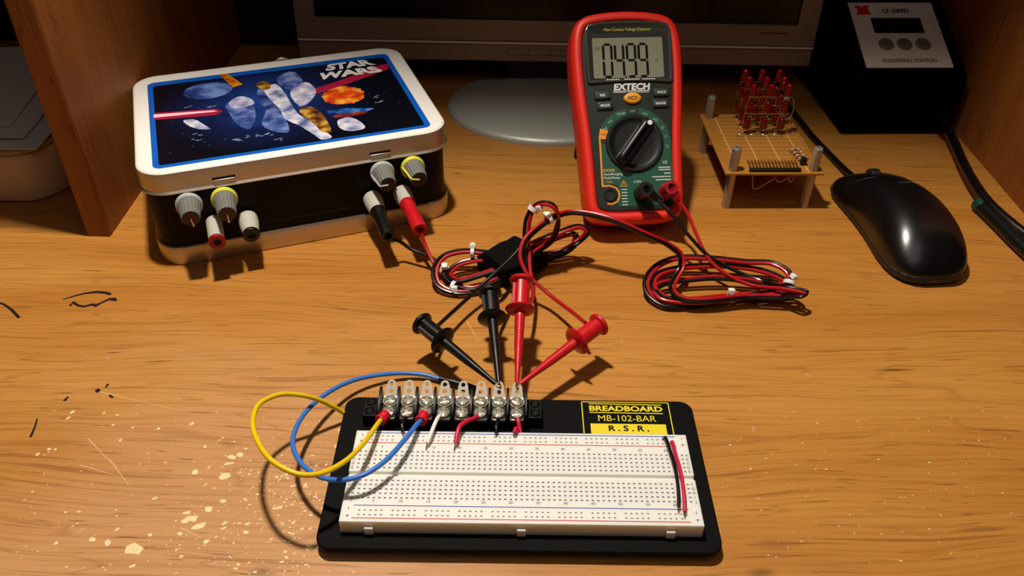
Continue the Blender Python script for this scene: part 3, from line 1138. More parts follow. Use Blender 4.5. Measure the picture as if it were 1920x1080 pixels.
t, off = wire('jumper_wire', 'short black wire from the seventh screw terminal to the top rail near number 28',
              [bp_(66.9, 52.2, 15.2), bp_(66.6, 48.5, 15), bp_(66.0, 44.6, 16.8), bp_(66.0, 42.0, 18.6), bp_(66.2, 39.6, 17.4)], 1.0, M_WIRE_BLACK, ends=[[bp_(66.2, 39.8, 17.6), bp_(66.2, 38, 16), bp_(66.2, 37.84, 14)]])
t, off = wire('jumper_wire', 'black wire bridging both power rails at the right end of the breadboard',
              [bp_(149.9, 38.4, 16.4), bp_(150.2, 37.4, 18.2), bp_(151.2, 28, 19.2), bp_(152.0, 16, 19.6), bp_(151.6, 4, 19.2), bp_(150.6, -4.6, 18.3)], 0.85, M_WIRE_BLACK, ends=[[bp_(149.9, 38.0, 17.5), bp_(149.9, 37.84, 14)], [bp_(150.6, -4.3, 18.4), bp_(150.4, -6.8, 17), bp_(150.3, -7.06, 14)]])
t, off = wire('jumper_wire', 'crimson wire bridging both power rails at the right end of the breadboard',
              [bp_(153.2, 35.4, 16.6), bp_(153.3, 34.4, 18.4), bp_(153.5, 26, 19.4), bp_(154.2, 15, 19.8), bp_(154.0, 3, 19.4), bp_(153.0, -7.4, 18.3)], 0.92, M_WP, ends=[[bp_(153.2, 35.3, 17.5), bp_(153.2, 35.3, 14)], [bp_(153.0, -7.2, 18.4), bp_(152.8, -9.4, 17), bp_(152.7, -9.6, 14)]])

# ------------------------------------------------------------------ multimeter
MT = 42.0
MPHI = math.radians(5.6)
MB_ = Vector((84.1, 478.5, 18.0))
mrot = (Matrix.Rotation(MPHI, 4, 'Z') @ Matrix.Rotation(math.radians(90 - MT), 4, 'X')).to_euler()
meter = thing('multimeter', 'red and dark green digital multimeter leaning back on its stand, reading 0499', 'multimeter', MB_, mrot)
MM = Matrix.Translation(MB_) @ mrot.to_matrix().to_4x4()
M_HOLSTER = mat('holster_red', (222, 40, 24), 0.42, bump=0.08, bscale=1200)
M_FACE = mat('faceplate_dark', (20, 28, 22), 0.45, bump=0.1, bscale=1500)
M_GREEN = mat('faceplate_green', (22, 78, 54), 0.45)
M_BTN = mat('button_green', (34, 50, 42), 0.5)
M_ORNG = mat('orange_print', (232, 146, 34), 0.5)
M_LCD = mat('lcd_grey', (128, 128, 104), 0.25)
M_SEG = mat('lcd_segment', (14, 13, 9), 0.6, spec=.1)

half = [(0, 0), (14, 0.0), (22, .8), (29, 3.6), (32.6, 8.5), (33.8, 15), (34.3, 28), (34.7, 40), (35.2, 52), (36, 65), (37.2, 80), (38.2, 95), (38.8, 111), (38.5, 125), (37.2, 134), (33.8, 141.2), (28, 145.2), (18, 147.4), (8, 148.3), (0, 148.6)]
hp = [Vector((x, y, 0)) for x, y in half]
sm = smooth_path([Vector((-hp[1].x, hp[1].y, 0))] + hp + [Vector((-hp[-2].x, hp[-2].y, 0))], 3)
right = [(p.x, p.y) for p in sm if p.x >= 0.05]
MOUT = [(0, 0)] + right + [(0, 148.6)] + [(-x, y) for x, y in reversed(right)]


def chamf(poly, z, tuck=0.0):
    return [(x, y + (tuck * max(0, 1 - y / 26.0)), z) for x, y in poly]


bm = B()
i3 = inset(MOUT, 2.6)
i1 = inset(MOUT, .8)
i6 = inset(MOUT, 5.4)
i8 = inset(MOUT, 7.2)
loft(bm, [chamf(inset(MOUT, 6), -31, 8), chamf(i3, -30, 5), chamf(i1, -27.5, 3.2), chamf(MOUT, -22, 1.4), chamf(MOUT, -5, 0), chamf(i1, -2, 0), chamf(i3, -.4), chamf(i6, 0), chamf(i8, -.9), chamf(inset(MOUT, 7.5), -3.0)])
holster = obj('holster', bm, M_HOLSTER, meter, angle=70)
FO = inset(MOUT, 7.4)
FO = [(x, y + (1.6 if y < 30 else 0)) for x, y in FO]
bm = B()
prism(bm, FO, -6, -1.6)
face = obj('faceplate', bm, M_FACE, meter, bevel=.4)
# tilt stand
bm = B()
Mst = Matrix.Translation((0, 105, -31))
d_ = Vector((0, 70 - 105, -104 + 31))
for sx in (-22, 22):
    cyl(bm, (sx, 105, -30), Vector((sx, 105, -30)) + d_ * .985, 3, 2.6, 14)
cyl(bm, Vector((-24, 105, -30)) + d_ * .97, Vector((24, 105, -30)) + d_ * .97, 2.6, n=14)
obj('tilt_stand', bm, M_BLACKMATT, meter)

Z0 = -1.55
# display: raised clear-edged bezel with lcd
bz = [(-28.6, 98.0), (-26.5, 96.8), (-16, 97.6), (0, 98.2), (17, 97.8), (29.2, 96.8), (31.0, 98.2), (31.6, 120), (31.4, 134), (29.6, 138.6), (18, 140.4), (1, 140.9), (-16, 140.4), (-26.4, 138.6), (-28.8, 134), (-29.2, 120)]
bm = B()
loft(bm, [[(x, y, -2.5) for x, y in bz], [(x, y, -.3) for x, y in bz], [(x, y, .1) for x, y in inset(bz, .8)], [(x, y, -.1) for x, y in inset(bz, 2.0)], [(x, y, -.9) for x, y in inset(bz, 2.6)]])
bezel = obj('display_bezel', bm, mat('smoked_bezel', (58, 60, 54), 0.18), meter, angle=60)
bm = B()
prism(bm, rrect(-24.0, 25.0, 100.6, 129.2, 1.2), -1.2, -.62)
lcd = obj('lcd_screen', bm, M_LCD, bezel)
bm = B()
box(bm, -24.8, 25.8, 129.0, 132.2, -1.2, -.5)
box(bm, 25.0, 28.4, 99, 131, -1.2, -.55)
obj('lcd_shade', bm, mat('lcd_frame_dark', (30, 30, 26), 0.3), bezel)
SEGS = {'0': 'abcdef', '4': 'bcfg', '9': 'abcdfg'}


def digit(bm, ch, x, y, w, h, z):
    k = 1.75
    hh = h / 2

    def hexa(x0, y0, x1, y1):
        d = Vector((x1 - x0, y1 - y0))
        l = d.length
        d.normalize()
        q = Vector((-d.y, d.x)) * k / 2
        a = Vector((x0, y0)) + d * .35
        c = Vector((x1, y1)) - d * .35
        P = [a, a + d * .75 + q, c - d * .75 + q, c, c - d * .75 - q, a + d * .75 - q]
        flat(bm, [tuple(p) for p in P], z)
    seg = {'a': (x, y + h, x + w, y + h), 'b': (x + w, y + h, x + w, y + hh), 'c': (x + w, y + hh, x + w, y), 'd': (x, y, x + w, y),
           'e': (x, y + hh, x, y), 'f': (x, y + h, x, y + hh), 'g': (x, y + hh, x + w, y + hh)}
    for s_ in SEGS[ch]:
        hexa(*seg[s_])


bm = B()
for ch, x in (('0', -16.6), ('4', -8.4), ('9', -.1), ('9', 8.1)):
    digit(bm, ch, x, 101.6, 5.6, 22.6, -.56)
flat(bm, blotch(-1.6, 101.4, .65, .65, 10, 0), -.56)
text(bm, 'DC', -20.3, 121.6, -.56, 2.0, 4.4)
text(bm, 'V', 20.2, 112.6, -.56, 2.0)
obj('lcd_digits', bm, M_SEG, lcd, smooth=False, label='black digits reading 0499')
bm = B()
text(bm, 'Non-Contact Voltage Detector', 1.2, 134.9, -.8, 2.2, 33)
obj('detector_caption', bm, mat('olive_yellow_print', (196, 186, 50), .5), bezel, smooth=False)
bm = B()
text(bm, 'EXTECH', 2.2, 94.7, Z0 + .08, 4.3, 25.5, bold=0.04, shear=0.12)
bar(bm, -11, 91.8, 14.5, 91.8, .4, Z0 + .05)
bar(bm, -11, 90.9, -2, 90.9, .4, Z0 + .05)
text(bm, 'INSTRUMENTS', 6.5, 90.8, Z0 + .05, 1.2, 14.5)
obj('brand_lettering', bm, M_WPRINT, face, smooth=False)
bm = B()
text(bm, 'AutoRanging', -20.8, 34.4, Z0 + .05, 1.6, 13, align='LEFT')
text(bm, 'MultiMeter', -20.8, 31.8, Z0 + .05, 1.6, 11.5, align='LEFT')
text(bm, 'COM', 2.0, 28.6, Z0 + .05, 1.5, 5.0)
text(bm, 'CE', 22, 41.4, Z0 + .05, 2.0, 3.0)
obj('white_lettering', bm, M_WPRINT, face, smooth=False)
bm = B()
for y, w in ((37.9, 9), (36.3, 9), (33.8, 5), (31.5, 14), (29.4, 11)):
    for k in range(int(w / 1.2)):
        bar(bm, 25.5 - k * 1.2 - .9, y, 25.5 - k * 1.2, y, .75, Z0 + .05)
for k in range(6):
    for j in range(3):
        bar(bm, -9 + j * 1.3, 23.5 - k * 2.1, -8 + j * 1.3, 23.5 - k * 2.1, .6, Z0 + .05)
for k in range(3):
    for j in range(5):
        bar(bm, 14 + j * 1.2, 19.0 - k * 1.9, 15 + j * 1.2, 19 - k * 1.9, .6, Z0 + .05)
obj('small_print', bm, M_WPRINT, face, smooth=False)
bm = B()
for k in range(22):
    if k not in (6, 7, 15):
        bar(bm, -15.5 + k * 1.55, 99.4, -14.4 + k * 1.55, 99.4, .7, .12)
obj('small_print', bm, M_WPRINT, bezel, smooth=False)
# green lower field and dial scale
bm = B()
n_ = 40
DC = Vector((1.6, 55.0))
gout = [(DC.x + 25.6 * math.cos(a), DC.y + 25.0 * math.sin(a)) for a in [math.radians(160 - 160 * k / n_ + 0) for k in range(n_ + 1)]]
gin = [(DC.x + 20.0 * math.cos(a), DC.y + 20.0 * math.sin(a)) for a in [math.radians(160 - 160 * k / n_) for k in range(n_ + 1)]]
vo = [bm.verts.new((x, y, Z0 + .03)) for x, y in gout]
vi = [bm.verts.new((x, y, Z0 + .03)) for x, y in gin]
for k in range(n_):
    bm.faces.new((vo[k], vo[k + 1], vi[k + 1], vi[k]))
lowp = [(27.1, 55.0), (27.0, 28), (26, 20), (23.5, 14.5), (18, 12.6), (0, 11.8), (-12, 12.2), (-12, 27), (-21.0, 27), (-21.6, 56), (-18.4, 55), (-18, 50), (-15, 43), (-9, 37.5), (1.6, 35.2), (12, 37.5), (18, 43.5), (21.4, 52), (21.6, 55)]
flat(bm, lowp, Z0 + .03)
obj('green_field', bm, M_GREEN, face, smooth=False)
bm = B()
for k, s_ in ((-61, 'mA'), (-44, '\u00b5A'), (-21, 'TEMP'), (22, 'Vac'), (43, 'Vdc'), (62, '\u03a9'), (78, '-|-'), (97, '\u00b0C')):
    a = math.radians(90 - k)
    text(bm, s_, DC.x + 22.8 * math.cos(a), DC.y + 22.3 * math.sin(a), Z0 + .07, 1.9, None, rot=-math.radians(k) * .35)
obj('scale_lettering', bm, mat('scale_print', (150, 190, 160), .5), face, smooth=False)
bm = B()
flat(bm, rrect(-2.6, 5.6, 75.4, 79.9, .8), Z0 + .06)
text(bm, 'OFF', 1.5, 77.6, Z0 + .1, 1.9, 4.6, mi=1)
obj('off_mark', bm, [M_FACE, mat('pale_green_print', (150, 160, 140), .5)], face, smooth=False)
# orange path round the 10 amp socket
bm = B()
flat(bm, [(-23.0, 59), (-17.2, 58.4), (-16.0, 64.4), (-21.6, 66.0)], Z0 + .08)
text(bm, '10A', -19.4, 62, Z0 + .14, 1.5, 3.6, mi=1)
bar(bm, -22.2, 60, -22.0, 26.0, 1.2, Z0 + .07)
pth = [(-22.5, 26.2), (-17, 26.3), (-13.2, 25.0), (-11.0, 22), (-10.8, 18.5), (-12.6, 15.2), (-16, 13.7), (-19.4, 14.2)]
for a, b in zip(pth[:-1], pth[1:]):
    bar(bm, *a, *b, 1.1, Z0 + .09)
text(bm, '10A', -17.2, 29, Z0 + .06, 1.4, 4.4)
text(bm, 'EX330', -20.8, 37.0, Z0 + .06, 1.8, 7.6, align='LEFT', bold=.02)
for a, b in (((-9.6, 25.8), (-5, 25.8)), ((-9.6, 25.8), (-7.3, 29.6)), ((-5, 25.8), (-7.3, 29.6)), ((-7.3, 28.3), (-7.3, 26.7))):
    bar(bm, *a, *b, .4, Z0 + .07)
obj('orange_marking', bm, [M_ORNG, M_INK], face, smooth=False)
# buttons
for s_, x, y, r in (('REL', -18.6, 88.8, .05), ('MODE', -17.4, 81.6, .04), ('HOLD', 22.4, 90.0, .02), ('RANGE', 21.3, 82.2, .02)):
    M = Matrix.Translation((x, y, 0)) @ Matrix.Rotation(r, 4, 'Z')
    bm = B()
    loft(bm, [[(a, b, zz) for a, b in rrect(-5.6 + d, 5.6 - d, -2.9 + d, 2.9 - d, 1.2, 4)] for d, zz in ((0, -2.2), (0, -.6), (.5, 0), (1.2, .1))], M=M)
    bt = obj('push_button', bm, M_BTN, meter, angle=60)
    bm = B()
    text(bm, s_, 0, 0, .14, 1.7, {'REL': 4.2, 'MODE': 6.4, 'HOLD': 6, 'RANGE': 7}[s_], M=M, bold=.02)
    obj('button_lettering', bm, M_WPRINT, bt, smooth=False)
bm = B()
loft(bm, [[(1.9 + rx * math.cos(2 * PI * k / 40), 86.3 + ry * math.sin(2 * PI * k / 40), zz) for k in range(40)] for rx, ry, zz in ((6.1, 3.9, -2.2), (6.1, 3.9, -.6), (5.6, 3.5, .2), (4, 2.4, .5), (1, .6, .6))])
bt = obj('push_button', bm, mat('amber_rubber', (240, 160, 30), .45), meter, angle=60, label='amber oval button marked NCV')
bm = B()
text(bm, 'NCV', 1.9, 86.3, .66, 2.5, 6.6, bold=.03)
obj('button_lettering', bm, M_INK, bt, smooth=False)
# rotary dial
bm = B()
MD = Matrix.Translation((DC.x, DC.y, 0))
lathe(bm, [(20, -2), (20, -.6), (19.4, .1), (17.5, .4), (16.4, -.2), (13, -.4), (0, -.4)], 64, MD)
dial = obj('rotary_dial', bm, mat('dial_black', (15, 18, 16), 0.3), meter, angle=40)
bm = B()
pa = math.atan2(68.8 - 40.5, 11.3 + 10.7)
MG = MD @ Matrix.Rotation(pa, 4, 'Z')
loft(bm, [[(x, y, zz) for x, y in rrect(-18.4 + d, 18.4 - d, -4.7 + d, 4.7 - d, 3.8, 6)] for d, zz in ((-.6, -.4), (0, 1.5), (.6, 6.4), (1.3, 7.3), (2.3, 7.7))], M=MG)
obj('dial_grip', bm, mat('dial_black', (15, 18, 16), 0.3), dial, angle=60)
bm = B()
flat(bm, [tuple((MG @ Vector((x, y, 0)))[:2]) for x, y in blotch(15.2, 0, 1.7, 1.7, 20, 0)], 7.78)
obj('pointer_mark', bm, M_WPRINT, dial, smooth=False)
bm = B()
lathe(bm, [(4.6, -2), (4.6, -1.0), (3.8, -.9), (2.6, -1.1), (2.5, -4), (0, -4)], 32, Matrix.Translation((-17.3, 20.3, 0)))
obj('socket', bm, M_BLACK, meter)


# ------------------------------------------------------------------ test leads
def side(pts, d):
    "path pts shifted sideways by d in the ground plane"
    out = []
    for i, p in enumerate(pts):
        t = pts[min(i + 1, len(pts) - 1)] - pts[max(i - 1, 0)]
        q = Vector((-t.y, t.x, 0))
        q = q.normalized() if q.length > 1e-6 else Vector((1, 0, 0))
        out.append(p + q * d)
    return out


def px(lst):
    return [at(u, v, z) for u, v, z in lst]


def hook_clip(par, off, tip, cap, m, wire_side):
    "plunger style mini hook clip: cone, big flange, barrel, small cap; hook at the tip"
    tip, cap = tip - off, cap - off
    L_ = (cap - tip).length
    M = Matrix.Translation(tip) @ frame_z(cap - tip)
    bm = B()
    z1 = L_ * .685
    lathe(bm, [(1.1, 1.2), (1.3, 2.5), (1.5, 8), (2.3, 22), (2.9, z1 - 1)], 28, M)
    for k in range(12):
        zz = 22 + k * 1.6
        if zz < z1 - 2:
            r = 2.3 + (zz - 22) / max(1, z1 - 23) * .6
            lathe(bm, [(r, zz), (r + .14, zz + .3), (r + .14, zz + .7), (r, zz + 1)], 28, M)
    cl = obj('hook_clip', bm, m, par, angle=40)
    bm = B()
    lathe(bm, [(2.8, z1 - 1.4), (5.2, z1 - .7), (7.9, z1 + .1), (8.4, z1 + .7), (8.1, z1 + 1.3), (5.2, z1 + 1.6), (0, z1 + 1.6)], 40, M)
    obj('flange', bm, m, cl)
    bm = B()
    rings = []
    for zz in (z1 + 1.2, L_ - 3.2):
        rings.append([(M @ Vector((r_ * math.cos(a), r_ * math.sin(a), zz)))[:] for r_, a in [((4.9 if not (2.2 < (k % 36) < 6.5) else 3.9), 2 * PI * k / 36) for k in range(36)]])
    loft(bm, rings)
    obj('barrel', bm, m, cl, angle=25)
    bm = B()
    lathe(bm, [(3.4, L_ - 3.6), (5.4, L_ - 3.0), (6.6, L_ - 2.2), (6.9, L_ - 1.4), (6.2, L_ - .3), (3.5, L_), (0, L_ + .1)], 36, M)
    obj('thumb_cap', bm, m, cl)
    bm = B()
    tube(bm, [(M @ Vector(p)) for p in ((0.3, 0, 3), (0.4, 0, 0), (0.2, 0, -1.4), (-.7, 0, -1.8), (-1.0, 0, -.9))], 0.4, 8)
    obj('hook', bm, mat('gold_hook', (230, 190, 120), .25, metal=1.0), cl)


R_W = 1.22
# centre line of the pair leaving the tin box (set A)
A_pair = px([(833, 510, 6), (846, 528, 4), (884, 541, 3), (940, 520, 5), (962, 500, 7), (1010, 480, 10), (1060, 468, 14), (1090, 448, 19), (1102, 434, 24), (1088, 425, 26), (1045, 437, 24), (990, 460, 17),
             (955, 474, 14), (915, 474, 14), (870, 471, 14), (834, 480, 12), (816, 503, 9), (822, 534, 5), (860, 549, 2.8), (915, 538, 2.8), (965, 514, 4), (1012, 492, 7), (1058, 474, 11), (1078, 456, 16), (1078, 440, 20), (1062, 440, 19),
             (1036, 449, 17), (1000, 464, 13), (950, 484, 12), (895, 487, 10), (858, 497, 8), (842, 514, 6), (856, 526, 6), (905, 514, 8), (960, 494, 12), (1005, 472, 18), (1036, 448, 26),
             (1046, 420, 36), (1046, 400, 45), (1037, 386, 50), (1019, 381, 51), (1002, 388, 47), (991, 408, 41), (987, 440, 31), (989, 480, 22)])
# centre line of the pair leaving the multimeter (set B)
B_pair = px([(1474, 540, 14), (1512, 549, 15), (1505, 554, 14), (1440, 550, 6), (1370, 560, 2.8), (1300, 572, 2.6), (1246, 572, 3), (1216, 550, 5), (1213, 524, 8), (1232, 499, 11), (1268, 484, 13), (1330, 484, 13), (1400, 491, 12), (1450, 494, 13), (1480, 514, 12),
             (1476, 538, 7), (1430, 549, 4), (1360, 556, 3), (1290, 562, 4), (1244, 557, 5), (1224, 536, 7), (1232, 516, 9), (1272, 503, 10), (1340, 498, 9), (1400, 502, 8), (1448, 514, 8), (1474, 530, 7), (1450, 535, 6), (1400, 526, 7), (1340, 521, 8),
             (1270, 527, 7), (1240, 532, 7), (1228, 544, 6), (1240, 558, 6), (1290, 566, 6), (1370, 560, 7), (1450, 548, 8), (1490, 545, 9), (1500, 551, 10), (1480, 556, 9), (1400, 556, 8), (1330, 563, 8), (1288, 562, 8), (1264, 550, 9), (1261, 534, 10), (1270, 516, 12), (1278, 500, 15), (1276, 478, 21), (1256, 460, 27), (1215, 441, 34), (1150, 413, 41), (1105, 401, 42), (1070, 398, 42), (1045, 404, 42), (1029, 412, 41)])

# plugs in the tin box sockets
plugs = {}
for key, x, zz, ln, col, yst in (('black', 42.2, 26, 27, M_BLACK, 2.2 - 21.5), ('red', 63, 26.5, 30, M_RED, 2.2 - 19)):
    plugs[key] = (tinM @ Vector((x, yst, zz)), tinM @ Vector((x, yst - ln, zz - 1.0)))
tip2, tip3 = LUG_TIP(6), LUG_TIP(7)


def stack_plug(par, off, p, q, m):
    p, q = p - off, q - off
    L_ = (q - p).length
    M = Matrix.Translation(p) @ frame_z(q - p)
    bm = B()
    lathe(bm, [(3.4, .2), (5.0, .3), (5.1, 2.2), (4.5, 2.8), (4.5, L_ * .55), (4.9, L_ * .62), (4.9, L_ - .6), (4.4, L_), (2.5, L_), (2.4, L_ - 6), (0, L_ - 6)], 32, M)
    obj('banana_plug', bm, m, par)


leads = []
LEADTAG = {}


def lead(name, label, m_wire, m_plug, pts, plugs_fn, clip_tip, clip_cap, wire_side):
    t = thing(name, label, 'test lead', (pts[0].x, pts[0].y, 0), group='red and black test leads')
    off = Vector((pts[0].x, pts[0].y, 0))
    bm = B()
    tube(bm, [p - off for p in smooth_path(pts, 2.0)], R_W, 10)
    obj('cable', bm, m_wire, t)
    plugs_fn(t, off)
    hook_clip(t, off, clip_tip, clip_cap, m_plug, wire_side)
    return t


# set A, inner clips
cap2, cap3 = at(918, 546, 33.5), at(978, 522, 44)
AL = side(A_pair, -(R_W + .1))
AR = side(A_pair, R_W + .1)
pbk, qbk = plugs['black']
prd, qrd = plugs['red']
dq = (qbk - pbk).normalized()
ptsA_b = [qbk - dq * 1 + Vector((0, 0, -3.2)), at(748, 452, 17), at(772, 468, 12), at(805, 482, 10), at(822, 492, 9)] + AL + [at(984, 505, 17), at(964, 530, 13), at(944, 560, 16), at(926, 572, 24)]
ptsA_r = [qrd - dq * 1 + Vector((1, 0, -3.2)), at(796, 456, 17), at(805, 478, 12), at(818, 498, 8)] + AR + [at(994, 505, 18), at(1000, 540, 14), at(996, 566, 18), at(984, 572, 30)]
lead('test_lead', 'black lead from the tin box to the upright black hook clip', M_WIRE_BLACK, M_BLACK, ptsA_b,
     lambda t, off: stack_plug(t, off, pbk, qbk, M_BLACK), tip2, cap2, 1)
lead('test_lead', 'red lead from the tin box to the upright red hook clip', M_WIRE_RED, M_RED, ptsA_r,
     lambda t, off: stack_plug(t, off, prd, qrd, M_RED), tip3, cap3, 1)

# set B, outer clips
cap1, cap4 = at(788, 604, 24.5), at(1126, 606, 26.5)


def meter_plug(par, off, x, y, m, hd):
    "shrouded plug on the meter face with a side exit for the cable"
    M = Matrix.Translation(-off) @ MM @ Matrix.Translation((x, y, 0))
    bm = B()
    lathe(bm, [(4.6, -1.5), (5.3, -1.2), (5.4, 7), (5.0, 8), (5.0, 14), (4.4, 15.5), (2.6, 15.5), (2.4, 10), (0, 10)], 32, M)
    cyl(bm, M @ Vector((0, 0, 11.5)), M @ Vector((hd[0], hd[1], 11.5)), 4.2, 2.4, 20)
    obj('banana_plug', bm, m, par)


BLp = side(B_pair, R_W + .1)
BRp = side(B_pair, -(R_W + .1))
jb, jr = (4.2, 20.3), (21.0, 20.8)
exb = MM @ Vector((jb[0] + 7, jb[1] - 6, 11.5))
exr = MM @ Vector((jr[0] + 5, jr[1] - 8, 11.5))
ptsB_b = [exb, at(1256, 398, 33), at(1290, 440, 24), at(1330, 481, 15), at(1375, 506, 9), at(1430, 527, 7)] + BLp + [at(1000, 438, 34), at(960, 482, 25), at(900, 538, 14), at(850, 584, 13), at(826, 606, 17), at(812, 618, 22)]
ptsB_r = [exr, at(1288, 398, 30), at(1306, 440, 22), at(1330, 487, 14), at(1362, 514, 10), at(1410, 535, 8)] + BRp + [at(1002, 428, 38), at(982, 450, 34), at(975, 478, 28), at(986, 510, 21), at(1030, 552, 13), at(1075, 587, 15), at(1098, 606, 22)]
lead('test_lead', 'black lead from the multimeter to the slanting black hook clip', M_WIRE_BLACK, M_BLACK, ptsB_b,
     lambda t, off: meter_plug(t, off, *jb, M_BLACK, (8, -7)), tip2 + Vector((-.8, -.2, .4)), cap1, 1)
lead('test_lead', 'red lead from the multimeter to the slanting red hook clip', M_WIRE_RED, M_RED, ptsB_r,
     lambda t, off: meter_plug(t, off, *jr, mat('dark_red_plastic', (150, 14, 28), 0.3), (5, -8)), tip3 + Vector((.8, -.2, .4)), cap4, 1)

# hook and loop wrap round the left bundle
wrp = thing('cable_wrap', 'black fabric wrap around the middle of the left cable bundle', 'cable wrap', at(960, 497, 0))
off = Vector(wrp.location) / S
bm = B()
ax = (at(1000, 462, 8) - at(930, 500, 8)).normalized()
cen = at(960, 490, 8.8) - off
q = Vector((-ax.y, ax.x, 0))
rings = []
for k, l in enumerate((-16, -15.4, -9, -3, 3, 9, 15.4, 16)):
    ring = []
    sc = .9 if k in (0, 7) else (1.0 + .03 * math.sin(k * 2.1))
    for j in range(28):
        a = 2 * PI * j / 28
        cc, ss = math.cos(a), math.sin(a)
        ring.append(tuple(cen + ax * (l + 1.2 * math.sin(2 * a + k * .3)) + q * (17 * sc * math.copysign(abs(cc) ** .8, cc)) + Vector((0, 0, 8.4 * sc * math.copysign(abs(ss) ** .7, ss)))))
    rings.append(ring)
loft(bm, rings)
M_FELT = mat('black_felt', (12, 11, 11), 0.95, spec=.1, bump=.6, bscale=1500)
wb = obj('wrap_band', bm, M_FELT, wrp, angle=60)


def cable_tie(label, p, d, size=3.4, headdir=(0, -.3, 1), tail=0):
    t = thing('cable_tie', label, 'cable tie', (p.x, p.y, 0), group='white nylon cable ties')
    off = Vector((p.x, p.y, 0))
    M = Matrix.Translation(p - off) @ frame_z(d)
    bm = B()
    lathe(bm, [(size - .9, -1.2), (size, -1.2), (size, 1.2), (size - .9, 1.2), (size - .9, -1.2)], 24, M)
    obj('strap', bm, M_WHITE, t)
    hd = Vector(headdir).normalized()
    bm = B()
    box(bm, -2.0, 2.0, -1.9, 1.9, 0, 3.2, Matrix.Translation(p - off + hd * (size - .6)) @ frame_z(hd))
    if tail:
        box(bm, -1.1, 1.1, -.5, .5, 3, 3 + tail, Matrix.Translation(p - off + hd * (size - .6)) @ frame_z(hd))
    obj('tie_head', bm, M_WHITE, t, bevel=.5)


cable_tie('white cable tie at the left end of the bundle where both tin box leads join', at(834, 507, 6), A_pair[1] - A_pair[0], 3.6)
cable_tie('white cable tie sticking up behind the left loops of the bundle', at(886, 473, 14), at(915, 474, 14) - at(870, 471, 14), 3.2, (0, .5, 1), 1)
cable_tie('white cable tie on top of the small upright ring of cable', at(1000, 392, 46), at(991, 408, 41) - at(1004, 387, 48), 3.6, (.9, -.4, .5))
cable_tie('white cable tie where the multimeter pair meets the upright ring', at(1029, 411, 41), at(1045, 404, 42) - at(1029, 412, 41), 3.4, (-.3, -.2, 1))
cable_tie('white cable tie in the middle of the right coil, nearest the camera', at(1370, 558, 3.8), at(1440, 550, 3) - at(1370, 560, 2.6), 3.6, (0, .2, 1))
cable_tie('white cable tie at the right end of the right coil', at(1480, 530, 9), at(1480, 514, 12) - at(1474, 536, 7), 3.8, (.5, .2, 1))
cable_tie('white cable tie under the left end of the bundle near the desk', at(850, 537, 4.2), at(884, 541, 3) - at(846, 528, 4), 3.6, (.2, -1, .3))

# ------------------------------------------------------------------ monitor
MY = 716.0
mon = thing('monitor', 'silver framed computer monitor on an oval stand, screen dark', 'monitor', (34, 690, 0))
mo = Vector((34, 690, 0))
M_BEZ = mat('monitor_silver', (138, 122, 104), 0.42, metal=0.2)
M_SCR = mat('monitor_screen', (6, 6, 7), 0.25)
x0, x1 = -192 - 34, 260.5 - 34
y0 = MY - 690
zb, zt = 31, 340
zm, zs = 48.5, 65.5
bm = B()
# frame around the screen, leaning back slightly
lean = 0.06
Mm = Matrix.Translation((0, y0, zb)) @ Matrix.Rotation(-lean, 4, 'X')
box(bm, x0, x1, -2, 30, 0, zm - zb, Mm)
chin = obj('lower_panel', bm, M_BEZ, mon, bevel=1.2)
bm = B()
for a, b, c, d in ((x0, x1, zm - zb + .6, zs - zb + 1.5), (x0, x1, zt - zb - 18, zt - zb)):
    box(bm, a, b, -1.2, 30, c, d, Mm)
box(bm, x0, x0 + 17, -1.2, 30, zs - zb + 1.5, zt - zb - 18, Mm)
box(bm, x1 - 17, x1, -1.2, 30, zs - zb + 1.5, zt - zb - 18, Mm)
obj('screen_frame', bm, M_BEZ, mon)
bm = B()
box(bm, x0 + 16, x1 - 16, 1.5, 6, zs - zb, zt - zb - 17, Mm)
obj('screen', bm, M_SCR, mon)
bm = B()
box(bm, x0 + 30, x1 - 30, 26, 62, 40, zt - zb - 40, Mm)
obj('rear_housing', bm, M_BLACK, mon, bevel=8, bseg=3)
bm = B()
box(bm, x0 + .5, x1 - .5, -4.2, -1.6, zm - zb - .9, zm - zb + .1, Mm)
obj('seam_line', bm, mat('seam_highlight', (232, 224, 210), .4), mon)  # near-white colour stands in for light caught on the lip
for k in range(4):
    bm = B()
    box(bm, -18.5 + k * 19.4 - 24 + 0, -18.5 + k * 19.4 - 24 + 18.8, -3.1, 0, 6.6, 11.4, Mm)
    obj('menu_button', bm, M_BEZ, chin, bevel=.5)
bm = B()
for k in range(7):
    box(bm, x1 - 48 + k * 3.4, x1 - 48 + k * 3.4 + 2.3, -1.5, -1.1, zs - zb - 6.0, zs - zb - 4.6, Mm)
obj('small_print', bm, mat('brown_print', (58, 44, 32), .6), mon, smooth=False)
bm = B()
# oval foot: domed, cut straight at the back
n_ = 48
rings = []
for f, zz in ((1.0, 0), (1.0, 2.2), (.985, 4.0), (.95, 5.6), (.86, 7.0), (.6, 8.8), (.3, 9.6)):
    ring = []
    for k in range(n_):
        a = 2 * PI * k / n_
        xx = -5 + 89 * f * math.cos(a)
        yy = 72 * f * math.sin(a)
        ring.append((xx, min(yy, 46) - 2, zz))
    rings.append(ring)
loft(bm, rings)
obj('stand_foot', bm, M_SILVER, mon, angle=60)
bm = B()
box(bm, -45, 45, 42, 62, 3, 190)
obj('stand_neck', bm, M_BLACK, mon, bevel=4)

